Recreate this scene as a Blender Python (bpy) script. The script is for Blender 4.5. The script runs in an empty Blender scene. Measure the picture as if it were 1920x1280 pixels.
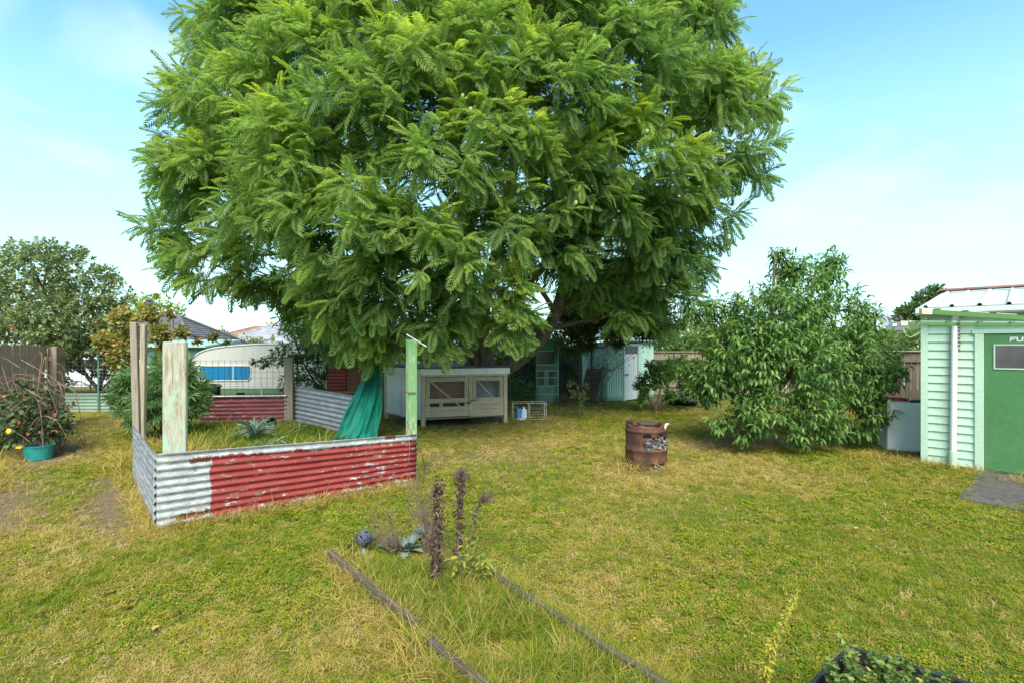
import bpy, math, random
import numpy as np
from mathutils import Vector, Matrix
random.seed(7); RNG = np.random.default_rng(11)
R = math.radians
SC = bpy.context.scene
COL = SC.collection

# ------------------------------------------------------------------ camera, sky, sun, exposure
EYE = 1.75
cam_d = bpy.data.cameras.new('camera'); cam = bpy.data.objects.new('camera', cam_d); COL.objects.link(cam)
cam_d.sensor_width = 36.0; cam_d.lens = 18.75; cam_d.shift_y = 0.0052
cam_d.clip_start = 0.05; cam_d.clip_end = 3000
cam.location = (0, 0, EYE); cam.rotation_euler = (R(90), 0, 0)
SC.camera = cam

SUN_EL, SUN_AZ = R(47), R(176)      # azimuth measured clockwise from +Y: behind the viewer, to the right
world = bpy.data.worlds.new('World'); SC.world = world; world.use_nodes = True
def build_world():
    nt = world.node_tree; n = nt.nodes; l = nt.links; n.clear()
    out = n.new('ShaderNodeOutputWorld'); bg = n.new('ShaderNodeBackground'); bg.inputs[1].default_value = 0.114
    sky = n.new('ShaderNodeTexSky'); sky.sky_type = 'NISHITA'; sky.sun_disc = False
    sky.sun_elevation = SUN_EL; sky.sun_rotation = SUN_AZ; sky.air_density = 1.0; sky.dust_density = 0.3; sky.ozone_density = 1.0
    tc = n.new('ShaderNodeTexCoord'); sep = n.new('ShaderNodeSeparateXYZ'); l.new(tc.outputs['Generated'], sep.inputs[0])
    # the blue of the air, shifted towards cyan
    mul = n.new('ShaderNodeMix'); mul.data_type = 'RGBA'; mul.blend_type = 'MULTIPLY'; mul.inputs[0].default_value = 1
    l.new(sky.outputs[0], mul.inputs[6]); mul.inputs[7].default_value = (.78, 1.15, 1.08, 1)
    # thin wisps on a high flat layer
    za = n.new('ShaderNodeMath'); za.operation = 'ADD'; za.inputs[1].default_value = 0.16; l.new(sep.outputs[2], za.inputs[0])
    zm = n.new('ShaderNodeMath'); zm.operation = 'MAXIMUM'; zm.inputs[1].default_value = 0.05; l.new(za.outputs[0], zm.inputs[0])
    dx = n.new('ShaderNodeMath'); dx.operation = 'DIVIDE'; l.new(sep.outputs[0], dx.inputs[0]); l.new(zm.outputs[0], dx.inputs[1])
    dy = n.new('ShaderNodeMath'); dy.operation = 'DIVIDE'; l.new(sep.outputs[1], dy.inputs[0]); l.new(zm.outputs[0], dy.inputs[1])
    cb = n.new('ShaderNodeCombineXYZ'); l.new(dx.outputs[0], cb.inputs[0]); l.new(dy.outputs[0], cb.inputs[1]); cb.inputs[2].default_value = 7.7
    nz = n.new('ShaderNodeTexNoise'); nz.inputs['Scale'].default_value = 1.25; nz.inputs['Detail'].default_value = 5; nz.inputs['Roughness'].default_value = 0.5
    nz.inputs['Distortion'].default_value = 0.6; l.new(cb.outputs[0], nz.inputs['Vector'])
    cr = n.new('ShaderNodeValToRGB'); cr.color_ramp.elements[0].position = 0.51; cr.color_ramp.elements[1].position = 0.82
    cr.color_ramp.elements[0].color = (0, 0, 0, 1); cr.color_ramp.elements[1].color = (.75, .75, .75, 1)
    l.new(nz.outputs[0], cr.inputs[0])
    mx = n.new('ShaderNodeMix'); mx.data_type = 'RGBA'; l.new(cr.outputs[0], mx.inputs[0]); l.new(mul.outputs[2], mx.inputs[6]); mx.inputs[7].default_value = (4.2, 4.7, 4.85, 1)
    # pale veil near the horizon
    vr = n.new('ShaderNodeMapRange'); vr.inputs[1].default_value = 0.0; vr.inputs[2].default_value = 0.46; vr.inputs[3].default_value = 0.9; vr.inputs[4].default_value = 0.0
    l.new(sep.outputs[2], vr.inputs[0])
    mv = n.new('ShaderNodeMix'); mv.data_type = 'RGBA'; l.new(vr.outputs[0], mv.inputs[0]); l.new(mx.outputs[2], mv.inputs[6]); mv.inputs[7].default_value = (2.75, 3.95, 4.2, 1)
    l.new(mv.outputs[2], bg.inputs[0]); l.new(bg.outputs[0], out.inputs[0])
build_world()
sun_d = bpy.data.lights.new('sun', 'SUN'); sun = bpy.data.objects.new('sun', sun_d); COL.objects.link(sun)
sun_d.energy = 2.65; sun_d.angle = R(40); sun_d.color = (1.0, 0.95, 0.86)
sdir = Vector((math.sin(SUN_AZ) * math.cos(SUN_EL), math.cos(SUN_AZ) * math.cos(SUN_EL), math.sin(SUN_EL)))
sun.rotation_euler = sdir.to_track_quat('Z', 'Y').to_euler(); sun.location = (6, -10, 20)
vs = SC.view_settings; vs.view_transform = 'Standard'; vs.look = 'None'; vs.exposure = 1.47; vs.gamma = 1.0; vs.use_curve_mapping = False
SC.cycles.max_bounces = 7; SC.cycles.transparent_max_bounces = 12; SC.cycles.use_denoising = True

# ------------------------------------------------------------------ helpers
F = 1000.0
def V(px, py, Y): return np.array([(px - 960) / F * Y, Y, EYE - (py - 650) / F * Y])
def G(px, py, h=0.0): return V(px, py, (EYE - h) * F / (py - 650))
def nrm(a): return a / np.maximum(np.linalg.norm(a, axis=-1, keepdims=True), 1e-9)

_lat = {}
def vnoise(x, y, seed=0):
    if seed not in _lat: _lat[seed] = np.random.default_rng(seed).random((256, 256))
    L = _lat[seed]; xi = np.floor(x).astype(int); yi = np.floor(y).astype(int); fx = x - xi; fy = y - yi
    fx = fx * fx * (3 - 2 * fx); fy = fy * fy * (3 - 2 * fy)
    g = lambda a, b: L[a % 256, b % 256]
    return (g(xi, yi) * (1 - fx) + g(xi + 1, yi) * fx) * (1 - fy) + (g(xi, yi + 1) * (1 - fx) + g(xi + 1, yi + 1) * fx) * fy
def fbm(x, y, seed=0, o=4):
    s = 0; a = .5; t = 0
    for i in range(o): s = s + a * vnoise(x * 2 ** i, y * 2 ** i, seed + i); t += a; a *= .5
    return s / t

# ---- materials
class NT:
    def __init__(s, name):
        s.m = bpy.data.materials.new(name); s.m.use_nodes = True; s.t = s.m.node_tree; s.n = s.t.nodes; s.n.clear()
        s.out = s.n.new('ShaderNodeOutputMaterial'); s.p = s.n.new('ShaderNodeBsdfPrincipled'); s.l = s.t.links
        s.l.new(s.p.outputs[0], s.out.inputs[0]); s._c = None
    def coord(s, scale=(1, 1, 1), off=(0, 0, 0), kind='Object'):
        if s._c is None: s._c = s.n.new('ShaderNodeTexCoord')
        m = s.n.new('ShaderNodeMapping'); m.inputs['Scale'].default_value = scale; m.inputs['Location'].default_value = off
        s.l.new(s._c.outputs[kind], m.inputs[0]); return m.outputs[0]
    def noise(s, scale=5, detail=4, rough=.55, vec=None, dist=0):
        k = s.n.new('ShaderNodeTexNoise'); k.inputs['Scale'].default_value = scale; k.inputs['Detail'].default_value = detail
        k.inputs['Roughness'].default_value = rough; k.inputs['Distortion'].default_value = dist
        s.l.new(vec if vec is not None else s.coord(), k.inputs['Vector']); return k.outputs[0]
    def ramp(s, fac, stops):
        k = s.n.new('ShaderNodeValToRGB'); e = k.color_ramp.elements
        while len(e) < len(stops): e.new(.5)
        for i, (p, c) in enumerate(stops):
            e[i].position = p; e[i].color = (c, c, c, 1) if not hasattr(c, '__len__') else (*c, 1)
        s.l.new(fac, k.inputs[0]); return k.outputs[0]
    def mix(s, fac, a, b, mode='MIX'):
        k = s.n.new('ShaderNodeMix'); k.data_type = 'RGBA'; k.blend_type = mode
        for i, v in ((0, fac), (6, a), (7, b)):
            if isinstance(v, bpy.types.NodeSocket): s.l.new(v, k.inputs[i])
            elif i == 0: k.inputs[0].default_value = v
            else: k.inputs[i].default_value = (*v, 1)
        return k.outputs[2]
    def math(s, op, a, b=0.0, clamp=False):
        k = s.n.new('ShaderNodeMath'); k.operation = op; k.use_clamp = clamp
        for i, v in ((0, a), (1, b)):
            if isinstance(v, bpy.types.NodeSocket): s.l.new(v, k.inputs[i])
            else: k.inputs[i].default_value = v
        return k.outputs[0]
    def axis(s, i, kind='Object'):
        k = s.n.new('ShaderNodeSeparateXYZ'); s.l.new(s.coord(kind=kind), k.inputs[0]); return k.outputs[i]
    def attr(s, name, inst=False):
        k = s.n.new('ShaderNodeAttribute'); k.attribute_name = name; k.attribute_type = 'INSTANCER' if inst else 'GEOMETRY'; return k.outputs['Fac']
    def col(s, c):
        if isinstance(c, bpy.types.NodeSocket): s.l.new(c, s.p.inputs['Base Color'])
        else: s.p.inputs['Base Color'].default_value = (*c, 1)
        return s
    def rough(s, r):
        if isinstance(r, bpy.types.NodeSocket): s.l.new(r, s.p.inputs['Roughness'])
        else: s.p.inputs['Roughness'].default_value = r
        return s
    def metal(s, v):
        if isinstance(v, bpy.types.NodeSocket): s.l.new(v, s.p.inputs['Metallic'])
        else: s.p.inputs['Metallic'].default_value = v
        return s
    def bump(s, h, strength=.3, dist=.01):
        k = s.n.new('ShaderNodeBump'); k.inputs['Strength'].default_value = strength; k.inputs['Distance'].default_value = dist
        s.l.new(h, k.inputs['Height']); s.l.new(k.outputs[0], s.p.inputs['Normal']); return s

def m_noise(name, c1, c2, scale=6, rough=.7, bump=.2, st=(1, 1, 1), metal=0, lo=.35, hi=.65, c3=None, bd=.005):
    t = NT(name); v = t.noise(scale, 6, .6, t.coord(st)); c = t.ramp(v, [(lo, c1), (hi, c2)])
    if c3: c = t.mix(t.ramp(t.noise(scale * .37, 5, .65, t.coord(st, (3, 7, 1))), [(.55, 0), (.68, 1)]), c, c3)
    t.col(c).rough(rough).metal(metal)
    if bump: t.bump(t.noise(scale * 4, 5, .6, t.coord(st)), bump, bd)
    return t.m
def m_wood(name, c1, c2, c3, axis=2, grain=60, rough=.85, paint=None, amt=.5):
    """weathered timber, grain along the given local axis; optional flaking paint"""
    st = [1, 1, 1]; st[axis] = .05; t = NT(name)
    g = t.noise(grain, 6, .65, t.coord(st)); big = t.noise(3, 4, .6, t.coord((1, 1, .5)))
    c = t.mix(t.ramp(big, [(.35, 0), (.7, 1)]), t.ramp(g, [(.3, c1), (.62, c2)]), t.ramp(g, [(.3, c1), (.6, c3)]))
    if paint:
        st2 = [1, 1, 1]; st2[axis] = .16
        f = t.noise(24, 8, .72, t.coord(st2, (2, 5, 3))); f = t.math('ADD', f, t.math('MULTIPLY', t.noise(2.3, 3, .5, t.coord((1, 1, 1), (9, 2, 4))), .55))
        k = t.ramp(f, [(.74 - .2 * amt, 0), (.80 - .2 * amt, 1)])
        c = t.mix(k, c, paint)
    t.col(c).rough(rough).bump(g, .35, .004); return t.m
def m_leaf(name, stops, rough=.5, trans=.3, inst=False, spec=.35, tl=1.5):
    t = NT(name); c = t.ramp(t.attr('tint', inst), stops); t.col(c).rough(rough); t.p.inputs['Specular IOR Level'].default_value = spec
    tr = t.n.new('ShaderNodeBsdfTranslucent'); c2 = t.mix(1.0, c, (tl * 1.05, tl * 1.1, tl * .6), 'MULTIPLY'); t.l.new(c2, tr.inputs[0])
    ms = t.n.new('ShaderNodeMixShader'); ms.inputs[0].default_value = trans
    t.l.new(t.p.outputs[0], ms.inputs[1]); t.l.new(tr.outputs[0], ms.inputs[2]); t.l.new(ms.outputs[0], t.out.inputs[0]); return t.m
def m_paint(name, c, rough=.45, dirt=(.2, .18, .14), damt=.35, scale=5, st=(1, 1, .35), bump=.05):
    t = NT(name); k = t.ramp(t.noise(scale, 7, .68, t.coord(st)), [(.48, 0), (.8, damt)])
    fine = t.ramp(t.noise(scale * 9, 4, .6), [(.3, .86), (.7, 1.06)])
    c0 = t.mix(1.0, t.mix(k, c, dirt), fine, 'MULTIPLY'); t.col(c0).rough(rough)
    if bump: t.bump(t.noise(scale * 10, 4, .6, t.coord(st)), bump, .004)
    return t.m

# ---- scene objects
def reg(o, label=None, cat=None, group=None, kind=None):
    if label: o['label'] = label
    if cat: o['category'] = cat
    if group: o['group'] = group
    if kind: o['kind'] = kind
    return o
def thing(name, label, cat, loc=(0, 0, 0), rz=0.0, group=None):
    o = bpy.data.objects.new(name, None); COL.objects.link(o); o.empty_display_size = .2
    o.location = Vector([float(c) for c in loc]); o.rotation_euler = (0, 0, rz); return reg(o, label, cat, group)
def link(name, me, mat, parent=None, loc=None, rot=None):
    o = bpy.data.objects.new(name, me); COL.objects.link(o)
    if mat is not None and not me.materials: me.materials.append(mat)
    if parent is not None: o.parent = parent
    if loc is not None: o.location = Vector([float(c) for c in loc])
    if rot is not None: o.rotation_euler = rot
    return o
def np_mesh(name, verts, faces, smooth=False, tint=None):
    verts = np.asarray(verts, np.float32).reshape(-1, 3); me = bpy.data.meshes.new(name)
    if isinstance(faces, np.ndarray):
        k = faces.shape[1]; nf = len(faces); idx = faces.astype(np.int32).ravel(); tot = np.full(nf, k, np.int32)
    else:
        nf = len(faces); tot = np.array([len(f) for f in faces], np.int32); idx = np.array([i for f in faces for i in f], np.int32)
    me.vertices.add(len(verts)); me.vertices.foreach_set('co', verts.ravel())
    me.loops.add(len(idx)); me.loops.foreach_set('vertex_index', idx)
    st = np.zeros(nf, np.int32); st[1:] = np.cumsum(tot)[:-1]
    me.polygons.add(nf); me.polygons.foreach_set('loop_start', st); me.polygons.foreach_set('loop_total', tot)
    me.polygons.foreach_set('use_smooth', np.full(nf, bool(smooth)))
    if tint is not None:
        a = me.attributes.new('tint', 'FLOAT', 'POINT'); a.data.foreach_set('value', np.asarray(tint, np.float32))
    me.update(calc_edges=True); return me

class MB:
    def __init__(s): s.v = []; s.f = []; s.n = 0
    def add(s, v, f):
        v = np.asarray(v, float).reshape(-1, 3); s.v.append(v); s.f += [tuple(int(i) + s.n for i in q) for q in f]; s.n += len(v); return s
    def box(s, a, b, M=None, taper=1.0):
        a = np.asarray(a, float); b = np.asarray(b, float)
        q = np.array([[x, y, z] for z in (0, 1) for y in (0, 1) for x in (0, 1)], float); v = a + q * (b - a)
        if taper != 1.0:
            c = (a + b) / 2; v[4:, :2] = c[:2] + (v[4:, :2] - c[:2]) * taper
        if M is not None: v = v @ np.array(M.to_3x3()).T + np.array(M.translation)
        return s.add(v, [(0, 2, 3, 1), (4, 5, 7, 6), (0, 1, 5, 4), (2, 6, 7, 3), (0, 4, 6, 2), (1, 3, 7, 5)])
    def beam(s, p, q, w, h, up=(0, 0, 1)):
        """box from p to q, w wide (sideways) and h high"""
        p = np.asarray(p, float); q = np.asarray(q, float); d = q - p; L = np.linalg.norm(d); d = d / L; up = np.asarray(up, float)
        sd = np.cross(up, d); sd /= max(np.linalg.norm(sd), 1e-6); u = np.cross(d, sd)
        v = [p + t * d * L + a * sd * w / 2 + b * u * h / 2 for t in (0, 1) for a, b in ((-1, -1), (1, -1), (1, 1), (-1, 1))]
        return s.add(v, [(0, 3, 2, 1), (4, 5, 6, 7), (0, 1, 5, 4), (1, 2, 6, 5), (2, 3, 7, 6), (3, 0, 4, 7)])
    def tube(s, pts, rad, k=8, cap=True, wob=0.0):
        pts = np.asarray(pts, float); n = len(pts); rad = np.broadcast_to(np.asarray(rad, float), (n,)) if np.ndim(rad) else np.full(n, float(rad))
        t = np.gradient(pts, axis=0) if n > 2 else np.repeat((pts[1] - pts[0])[None], 2, 0); t = nrm(t)
        ref = np.array([0, 0, 1.0]) if abs(t[:, 2]).mean() < .8 else np.array([1.0, 0, 0])
        a = nrm(np.cross(ref, t)); b = np.cross(t, a); th = np.linspace(0, 2 * math.pi, k, endpoint=False)
        w = 1 + (wob * (RNG.random((n, k)) - .5) if wob else 0)
        v = pts[:, None] + (rad[:, None] * w)[..., None] * (np.cos(th)[None, :, None] * a[:, None] + np.sin(th)[None, :, None] * b[:, None])
        f = [(i * k + j, i * k + (j + 1) % k, (i + 1) * k + (j + 1) % k, (i + 1) * k + j) for i in range(n - 1) for j in range(k)]
        if cap: f += [tuple(range(k - 1, -1, -1)), tuple((n - 1) * k + j for j in range(k))]
        return s.add(v, f)
    def lathe(s, prof, c=(0, 0, 0), k=32):
        th = np.linspace(0, 2 * math.pi, k, endpoint=False); n = len(prof)
        v = [[c[0] + r * math.cos(a), c[1] + r * math.sin(a), c[2] + z] for r, z in prof for a in th]
        return s.add(v, [(i * k + j, i * k + (j + 1) % k, (i + 1) * k + (j + 1) % k, (i + 1) * k + j) for i in range(n - 1) for j in range(k)])
    def sheet(s, P, th=.003):
        """P: (m,n,3) grid of points -> thin solid sheet"""
        P = np.asarray(P, float); m, n = P.shape[:2]; du = np.gradient(P, axis=1); dv = np.gradient(P, axis=0); N = nrm(np.cross(du, dv))
        v = np.concatenate([P.reshape(-1, 3), (P - N * th).reshape(-1, 3)]); o = m * n
        i, j = np.meshgrid(np.arange(m - 1), np.arange(n - 1), indexing='ij'); a = (i * n + j).ravel()
        f = [(x, x + 1, x + n + 1, x + n) for x in a] + [(o + x, o + x + n, o + x + n + 1, o + x + 1) for x in a]
        rim = [j for j in range(n)] + [k * n + n - 1 for k in range(1, m)] + [(m - 1) * n + j for j in range(n - 2, -1, -1)] + [k * n for k in range(m - 2, 0, -1)]
        for q in range(len(rim)):
            x, y = rim[q], rim[(q + 1) % len(rim)]; f.append((y, x, o + x, o + y))
        return s.add(v, f)
    def prism(s, poly, z0, z1):
        k = len(poly); v = [[x, y, z0] for x, y in poly] + [[x, y, z1] for x, y in poly]
        return s.add(v, [tuple(range(k - 1, -1, -1)), tuple(range(k, 2 * k))] + [(i, (i + 1) % k, k + (i + 1) % k, k + i) for i in range(k)])
    def ball(s, c, r, k=10, m=6, sq=(1, 1, 1)):
        prof = [(math.sin(math.pi * i / m), -math.cos(math.pi * i / m)) for i in range(m + 1)]
        b = MB().lathe([(max(a, .001), z) for a, z in prof], k=k); v = np.concatenate(b.v) * np.array(sq) * r + np.asarray(c, float)
        return s.add(v, b.f)
    def build(s, name, mat, parent=None, off=None, smooth=False, bevel=0.0, loc=None, rot=None):
        v = np.concatenate(s.v)
        if off is not None: v = v - np.asarray(off, float)
        me = np_mesh(name, v, s.f, smooth); o = link(name, me, mat, parent, loc, rot)
        if smooth == 'auto':
            me.set_sharp_from_angle(angle=R(40))
        if bevel:
            b = o.modifiers.new('bevel', 'BEVEL'); b.width = bevel; b.segments = 2; b.limit_method = 'ANGLE'
        return o
def corr(p, q, z0, z1, horiz=True, wl=.076, amp=.0095, seed=0, dent=.02, z1b=None, z0b=None, th=.002, ragged=.0, lean=0.0):
    """corrugated sheet standing on the line p-q (xy), ridges horizontal or vertical; returns an MB in world coordinates"""
    p = np.asarray(p[:2], float); q = np.asarray(q[:2], float); d = q - p; L = np.linalg.norm(d); d = d / L; nn = np.array([d[1], -d[0]])
    z1b = z1 if z1b is None else z1b; z0b = z0 if z0b is None else z0b; H = z1 - z0
    nu = max(2, int(L / .12)) if horiz else max(4, int(L / wl * 6)); nv = max(4, int(H / wl * 6)) if horiz else max(2, int(H / .2))
    u = np.linspace(0, 1, nu + 1); v = np.linspace(0, 1, nv + 1); U, W = np.meshgrid(u, v)
    za = z0 + (z0b - z0) * U; zb = z1 + (z1b - z1) * U
    if ragged: za = za + ragged * (fbm(U * L * 3, U * 0 + 1.3, seed + 40) - .5) * 2 * (1 - W)
    Z = za + (zb - za) * W
    off = amp * (np.cos(2 * math.pi * W * H / wl) if horiz else np.cos(2 * math.pi * U * L / wl))
    off = off + dent * (fbm(U * L * 1.1 + seed, W * H * 1.1, seed + 20, 3) - .5) * 2 + lean * W * H
    P = np.stack([p[0] + d[0] * U * L + nn[0] * off, p[1] + d[1] * U * L + nn[1] * off, Z], -1)
    return MB().sheet(P, th)
def curve_pts(ctrl, n=24):
    c = np.asarray(ctrl, float); k = len(c); t = np.linspace(0, k - 1, n); i = np.clip(t.astype(int), 0, k - 2); f = (t - i)[:, None]
    e = np.concatenate([[2 * c[0] - c[1]], c, [2 * c[-1] - c[-2]]]); p0, p1, p2, p3 = e[i], e[i + 1], e[i + 2], e[i + 3]
    return .5 * ((2 * p1) + (-p0 + p2) * f + (2 * p0 - 5 * p1 + 4 * p2 - p3) * f ** 2 + (-p0 + 3 * p1 - 3 * p2 + p3) * f ** 3)

# ---- leaves
def T_diamond(w=.28, fold=.08, droop=.1):
    return np.array([[0, 0, 0], [.45, w, fold - droop * .2], [1, 0, -droop], [.45, -w, fold - droop * .2]]), np.array([[0, 3, 2], [0, 2, 1]])
def T_oval(w=.3, fold=.06, droop=.15):
    v = [[0, 0, 0]]; st = [(.28, w * .85), (.62, w * .8)]
    for x, ww in st: v += [[x, ww, fold - droop * x * x], [x, 0, -droop * x * x], [x, -ww, fold - droop * x * x]]
    v.append([1, 0, -droop]); f = [[0, 2, 1], [0, 3, 2], [1, 2, 5], [1, 5, 4], [2, 3, 6], [2, 6, 5], [4, 5, 7], [5, 6, 7]]
    return np.array(v), np.array(f)
def T_lance(w=.13, curl=.75, n=4):
    v = []; f = []; a = 0.0; x = z = 0.0
    for i in range(n + 1):
        t = i / n; ww = w * math.sin(math.pi * min(1, .08 + t * .92)) ** .8 if i < n else 0.004
        v += [[x, ww, z + .25 * ww], [x, 0, z], [x, -ww, z + .25 * ww]]
        a = curl * (t + .5 / n) * 1.7; x += math.cos(a) / n; z -= math.sin(a) / n
    for i in range(n):
        b = 3 * i; f += [[b, b + 1, b + 4], [b, b + 4, b + 3], [b + 1, b + 2, b + 5], [b + 1, b + 5, b + 4]]
    return np.array(v), np.array(f)
def T_frond(n=10, wid=.34, droop=.38, pw=.041):
    v = []; f = []
    def diamond(b, d, L, w, dz):
        d = np.array(d) / np.linalg.norm(d); s = np.array([-d[1], d[0], 0]); k = len(v)
        tip = b + d * L + np.array([0, 0, -dz * L]); mid = b + d * L * .5 + np.array([0, 0, -dz * L * .15])
        v.extend([b, mid + s * w, tip, mid - s * w]); f.append([k, k + 3, k + 2, k + 1])
    for i in range(n):
        t = .1 + .88 * i / (n - 1); b = np.array([t, 0, -droop * t * t]); L = wid * (math.sin(math.pi * (.16 + .74 * t)) ** .7) * (.9 + .2 * random.random())
        for sgn in (-1, 1): diamond(b, [.75 + .5 * t, sgn, 0], L, pw, .35 + .2 * random.random())
    diamond(np.array([.96, 0, -droop * .93]), [1, 0, 0], .16, pw, .6)
    k = len(v); v.extend([np.array([0, .008, .0]), np.array([0, -.008, 0]), np.array([.5, -.006, -droop * .25]), np.array([.5, .006, -droop * .25])]); f.append([k, k + 1, k + 2, k + 3])
    k = len(v); v.extend([np.array([.5, .006, -droop * .25]), np.array([.5, -.006, -droop * .25]), np.array([.97, -.004, -droop * .94]), np.array([.97, .004, -droop * .94])]); f.append([k, k + 1, k + 2, k + 3])
    return np.array(v), np.array(f)
def T_ragged(w=.17, curl=.5, n=9, lift=.2):
    v = []; f = []; x = z = 0.0
    for i in range(n + 1):
        t = i / n; ww = w * (math.sin(math.pi * min(.98, .1 + .85 * t)) ** .7) * (1.25 if i % 2 else .7); ww = .012 if i == 0 else ww
        v += [[x, ww, z + lift * ww + .03 * math.sin(i * 2.3)], [x - .02, 0, z], [x, -ww * .92, z + lift * ww + .03 * math.sin(i * 3.1)]]
        a = curl * t * 2; x += math.cos(a) / n; z -= math.sin(a) / n
    for i in range(n):
        b = 3 * i; f += [[b, b + 1, b + 4, b + 3], [b + 1, b + 2, b + 5, b + 4]]
    return np.array(v), np.array(f)
def T_palmate(n=7, w=.09):
    v = []; f = []
    for i in range(n):
        a = (i / (n - 1) - .5) * 3.6; L = 1 - .5 * abs(i / (n - 1) - .5) * 2; d = np.array([math.cos(a), math.sin(a), 0]); s = np.array([-d[1], d[0], 0]); k = len(v)
        v += [[0, 0, 0], list(d * L * .5 + s * w * L + np.array([0, 0, -.04])), list(d * L + np.array([0, 0, -.28 * L])), list(d * L * .5 - s * w * L + np.array([0, 0, -.04]))]
        f += [[k, k + 3, k + 2], [k, k + 2, k + 1]]
    return np.array(v), np.array(f)
def rand_dir(n):
    return nrm(RNG.normal(size=(n, 3)))
def leaf_mesh(name, tmpl, pos, X, size, tint, roll=.4, up=None):
    tv, tf = tmpl; n = len(pos); X = nrm(X); upv = np.array([0, 0, 1.0]) if up is None else up
    Zd = upv + RNG.normal(size=(n, 3)) * roll; Zd = nrm(Zd - X * np.sum(Zd * X, 1, keepdims=True)); Y = np.cross(Zd, X); size = np.broadcast_to(size, (n,))
    v = pos[:, None] + size[:, None, None] * (tv[None, :, 0:1] * X[:, None] + tv[None, :, 1:2] * Y[:, None] + tv[None, :, 2:3] * Zd[:, None])
    f = (tf[None] + (np.arange(n) * len(tv))[:, None, None]).reshape(-1, tf.shape[1])
    return np_mesh(name, v, f, False, np.repeat(np.clip(tint, 0, 1), len(tv))), X, Y, Zd
def leaves(parent, off, name, tmpl, pos, X, size, tint, mat, roll=.4, singles=0, single_name='leaf', kind='stuff'):
    """leaves as one mesh part; the `singles` that show largest become objects of their own, sharing a few meshes"""
    n = len(pos); pos = np.asarray(pos); size = np.broadcast_to(size, (n,)).astype(float); off = np.asarray(off, float)
    keep = np.ones(n, bool)
    if singles:
        d = np.linalg.norm(pos - np.array([0, 0, EYE]), axis=1); show = size / d
        sx = pos[:, 0] / pos[:, 1] * F; sy = (EYE - pos[:, 2]) / pos[:, 1] * F
        ok = (abs(sx) < 930) & (sy < 600) & (sy > -620)
        cand = np.argsort(-(show * ok + RNG.random(n) * .15 * show.mean()))[:singles]; keep[cand] = False
        lv = [np_mesh(single_name, tmpl[0], tmpl[1], False, np.full(len(tmpl[0]), (k + .5) / 6)) for k in range(6)]
        for m in lv: m.materials.append(mat)
        for i in cand:
            x = Vector(X[i]).normalized(); z = Vector(RNG.normal(size=3) * roll) + Vector((0, 0, 1)); z = (z - x * z.dot(x)).normalized(); y = z.cross(x)
            o = link(single_name, lv[int(min(.99, max(0, tint[i])) * 6)], None, parent); s = size[i]; p = pos[i] - off
            o.matrix_local = Matrix(((x.x * s, y.x * s, z.x * s, p[0]), (x.y * s, y.y * s, z.y * s, p[1]), (x.z * s, y.z * s, z.z * s, p[2]), (0, 0, 0, 1)))
    me, *_ = leaf_mesh(name, tmpl, pos[keep] - off, np.asarray(X)[keep], size[keep], np.asarray(tint)[keep], roll)
    o = link(name, me, mat, parent)
    if kind: o['kind'] = kind
    return o
def shoots_on(lobes, per_area, inner=.55, upbias=.0, cull_back=None):
    """points and outward directions spread through the outer shell of ellipsoid lobes [(c, (rx,ry,rz))]"""
    P = []; D = []; I = []
    for i, (c, r) in enumerate(lobes):
        r = np.broadcast_to(np.asarray(r, float), (3,)); n = max(3, int(per_area * 4 * math.pi * (r.prod()) ** (2 / 3))); d = rand_dir(n)
        d[:, 2] += upbias; d = nrm(d); k = inner + (1 - inner) * RNG.random(n) ** .5
        P.append(np.asarray(c) + d * r * k[:, None]); D.append(nrm(d / r)); I.append(np.full(n, i))
    return np.concatenate(P), np.concatenate(D), np.concatenate(I)
def rosettes(P, D, k, spread=(.2, 1.3), back=.25, up=.3):
    """k leaves round each shoot: base points, directions, order 0 (tip) .. 1 (base)"""
    n = len(P); A = nrm(D + np.array([0, 0, up])); ref = nrm(RNG.normal(size=(n, 3))); a = nrm(np.cross(A, ref)); b = np.cross(A, a)
    o = (np.arange(k) + .5) / k; ph = np.arange(k) * 2.4
    el = spread[0] + (spread[1] - spread[0]) * o[None] + RNG.normal(size=(n, k)) * .12; ph = ph[None] + RNG.random((n, 1)) * 6.28
    X = np.cos(el)[..., None] * A[:, None] + np.sin(el)[..., None] * (np.cos(ph)[..., None] * a[:, None] + np.sin(ph)[..., None] * b[:, None])
    B = P[:, None] - A[:, None] * (o * back)[None, :, None]
    return B.reshape(-1, 3), X.reshape(-1, 3), np.tile(o, n)
def twigs(mb, base, tips, r0=.02, r1=.004, sag=.1, k=5):
    for t in tips:
        m = (np.asarray(base) + t) / 2 + RNG.normal(size=3) * .06 * np.linalg.norm(t - base) + np.array([0, 0, sag * np.linalg.norm(t - base)])
        mb.tube(curve_pts([base, m, t], 6), np.linspace(r0, r1, 6), k, cap=False)

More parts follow.
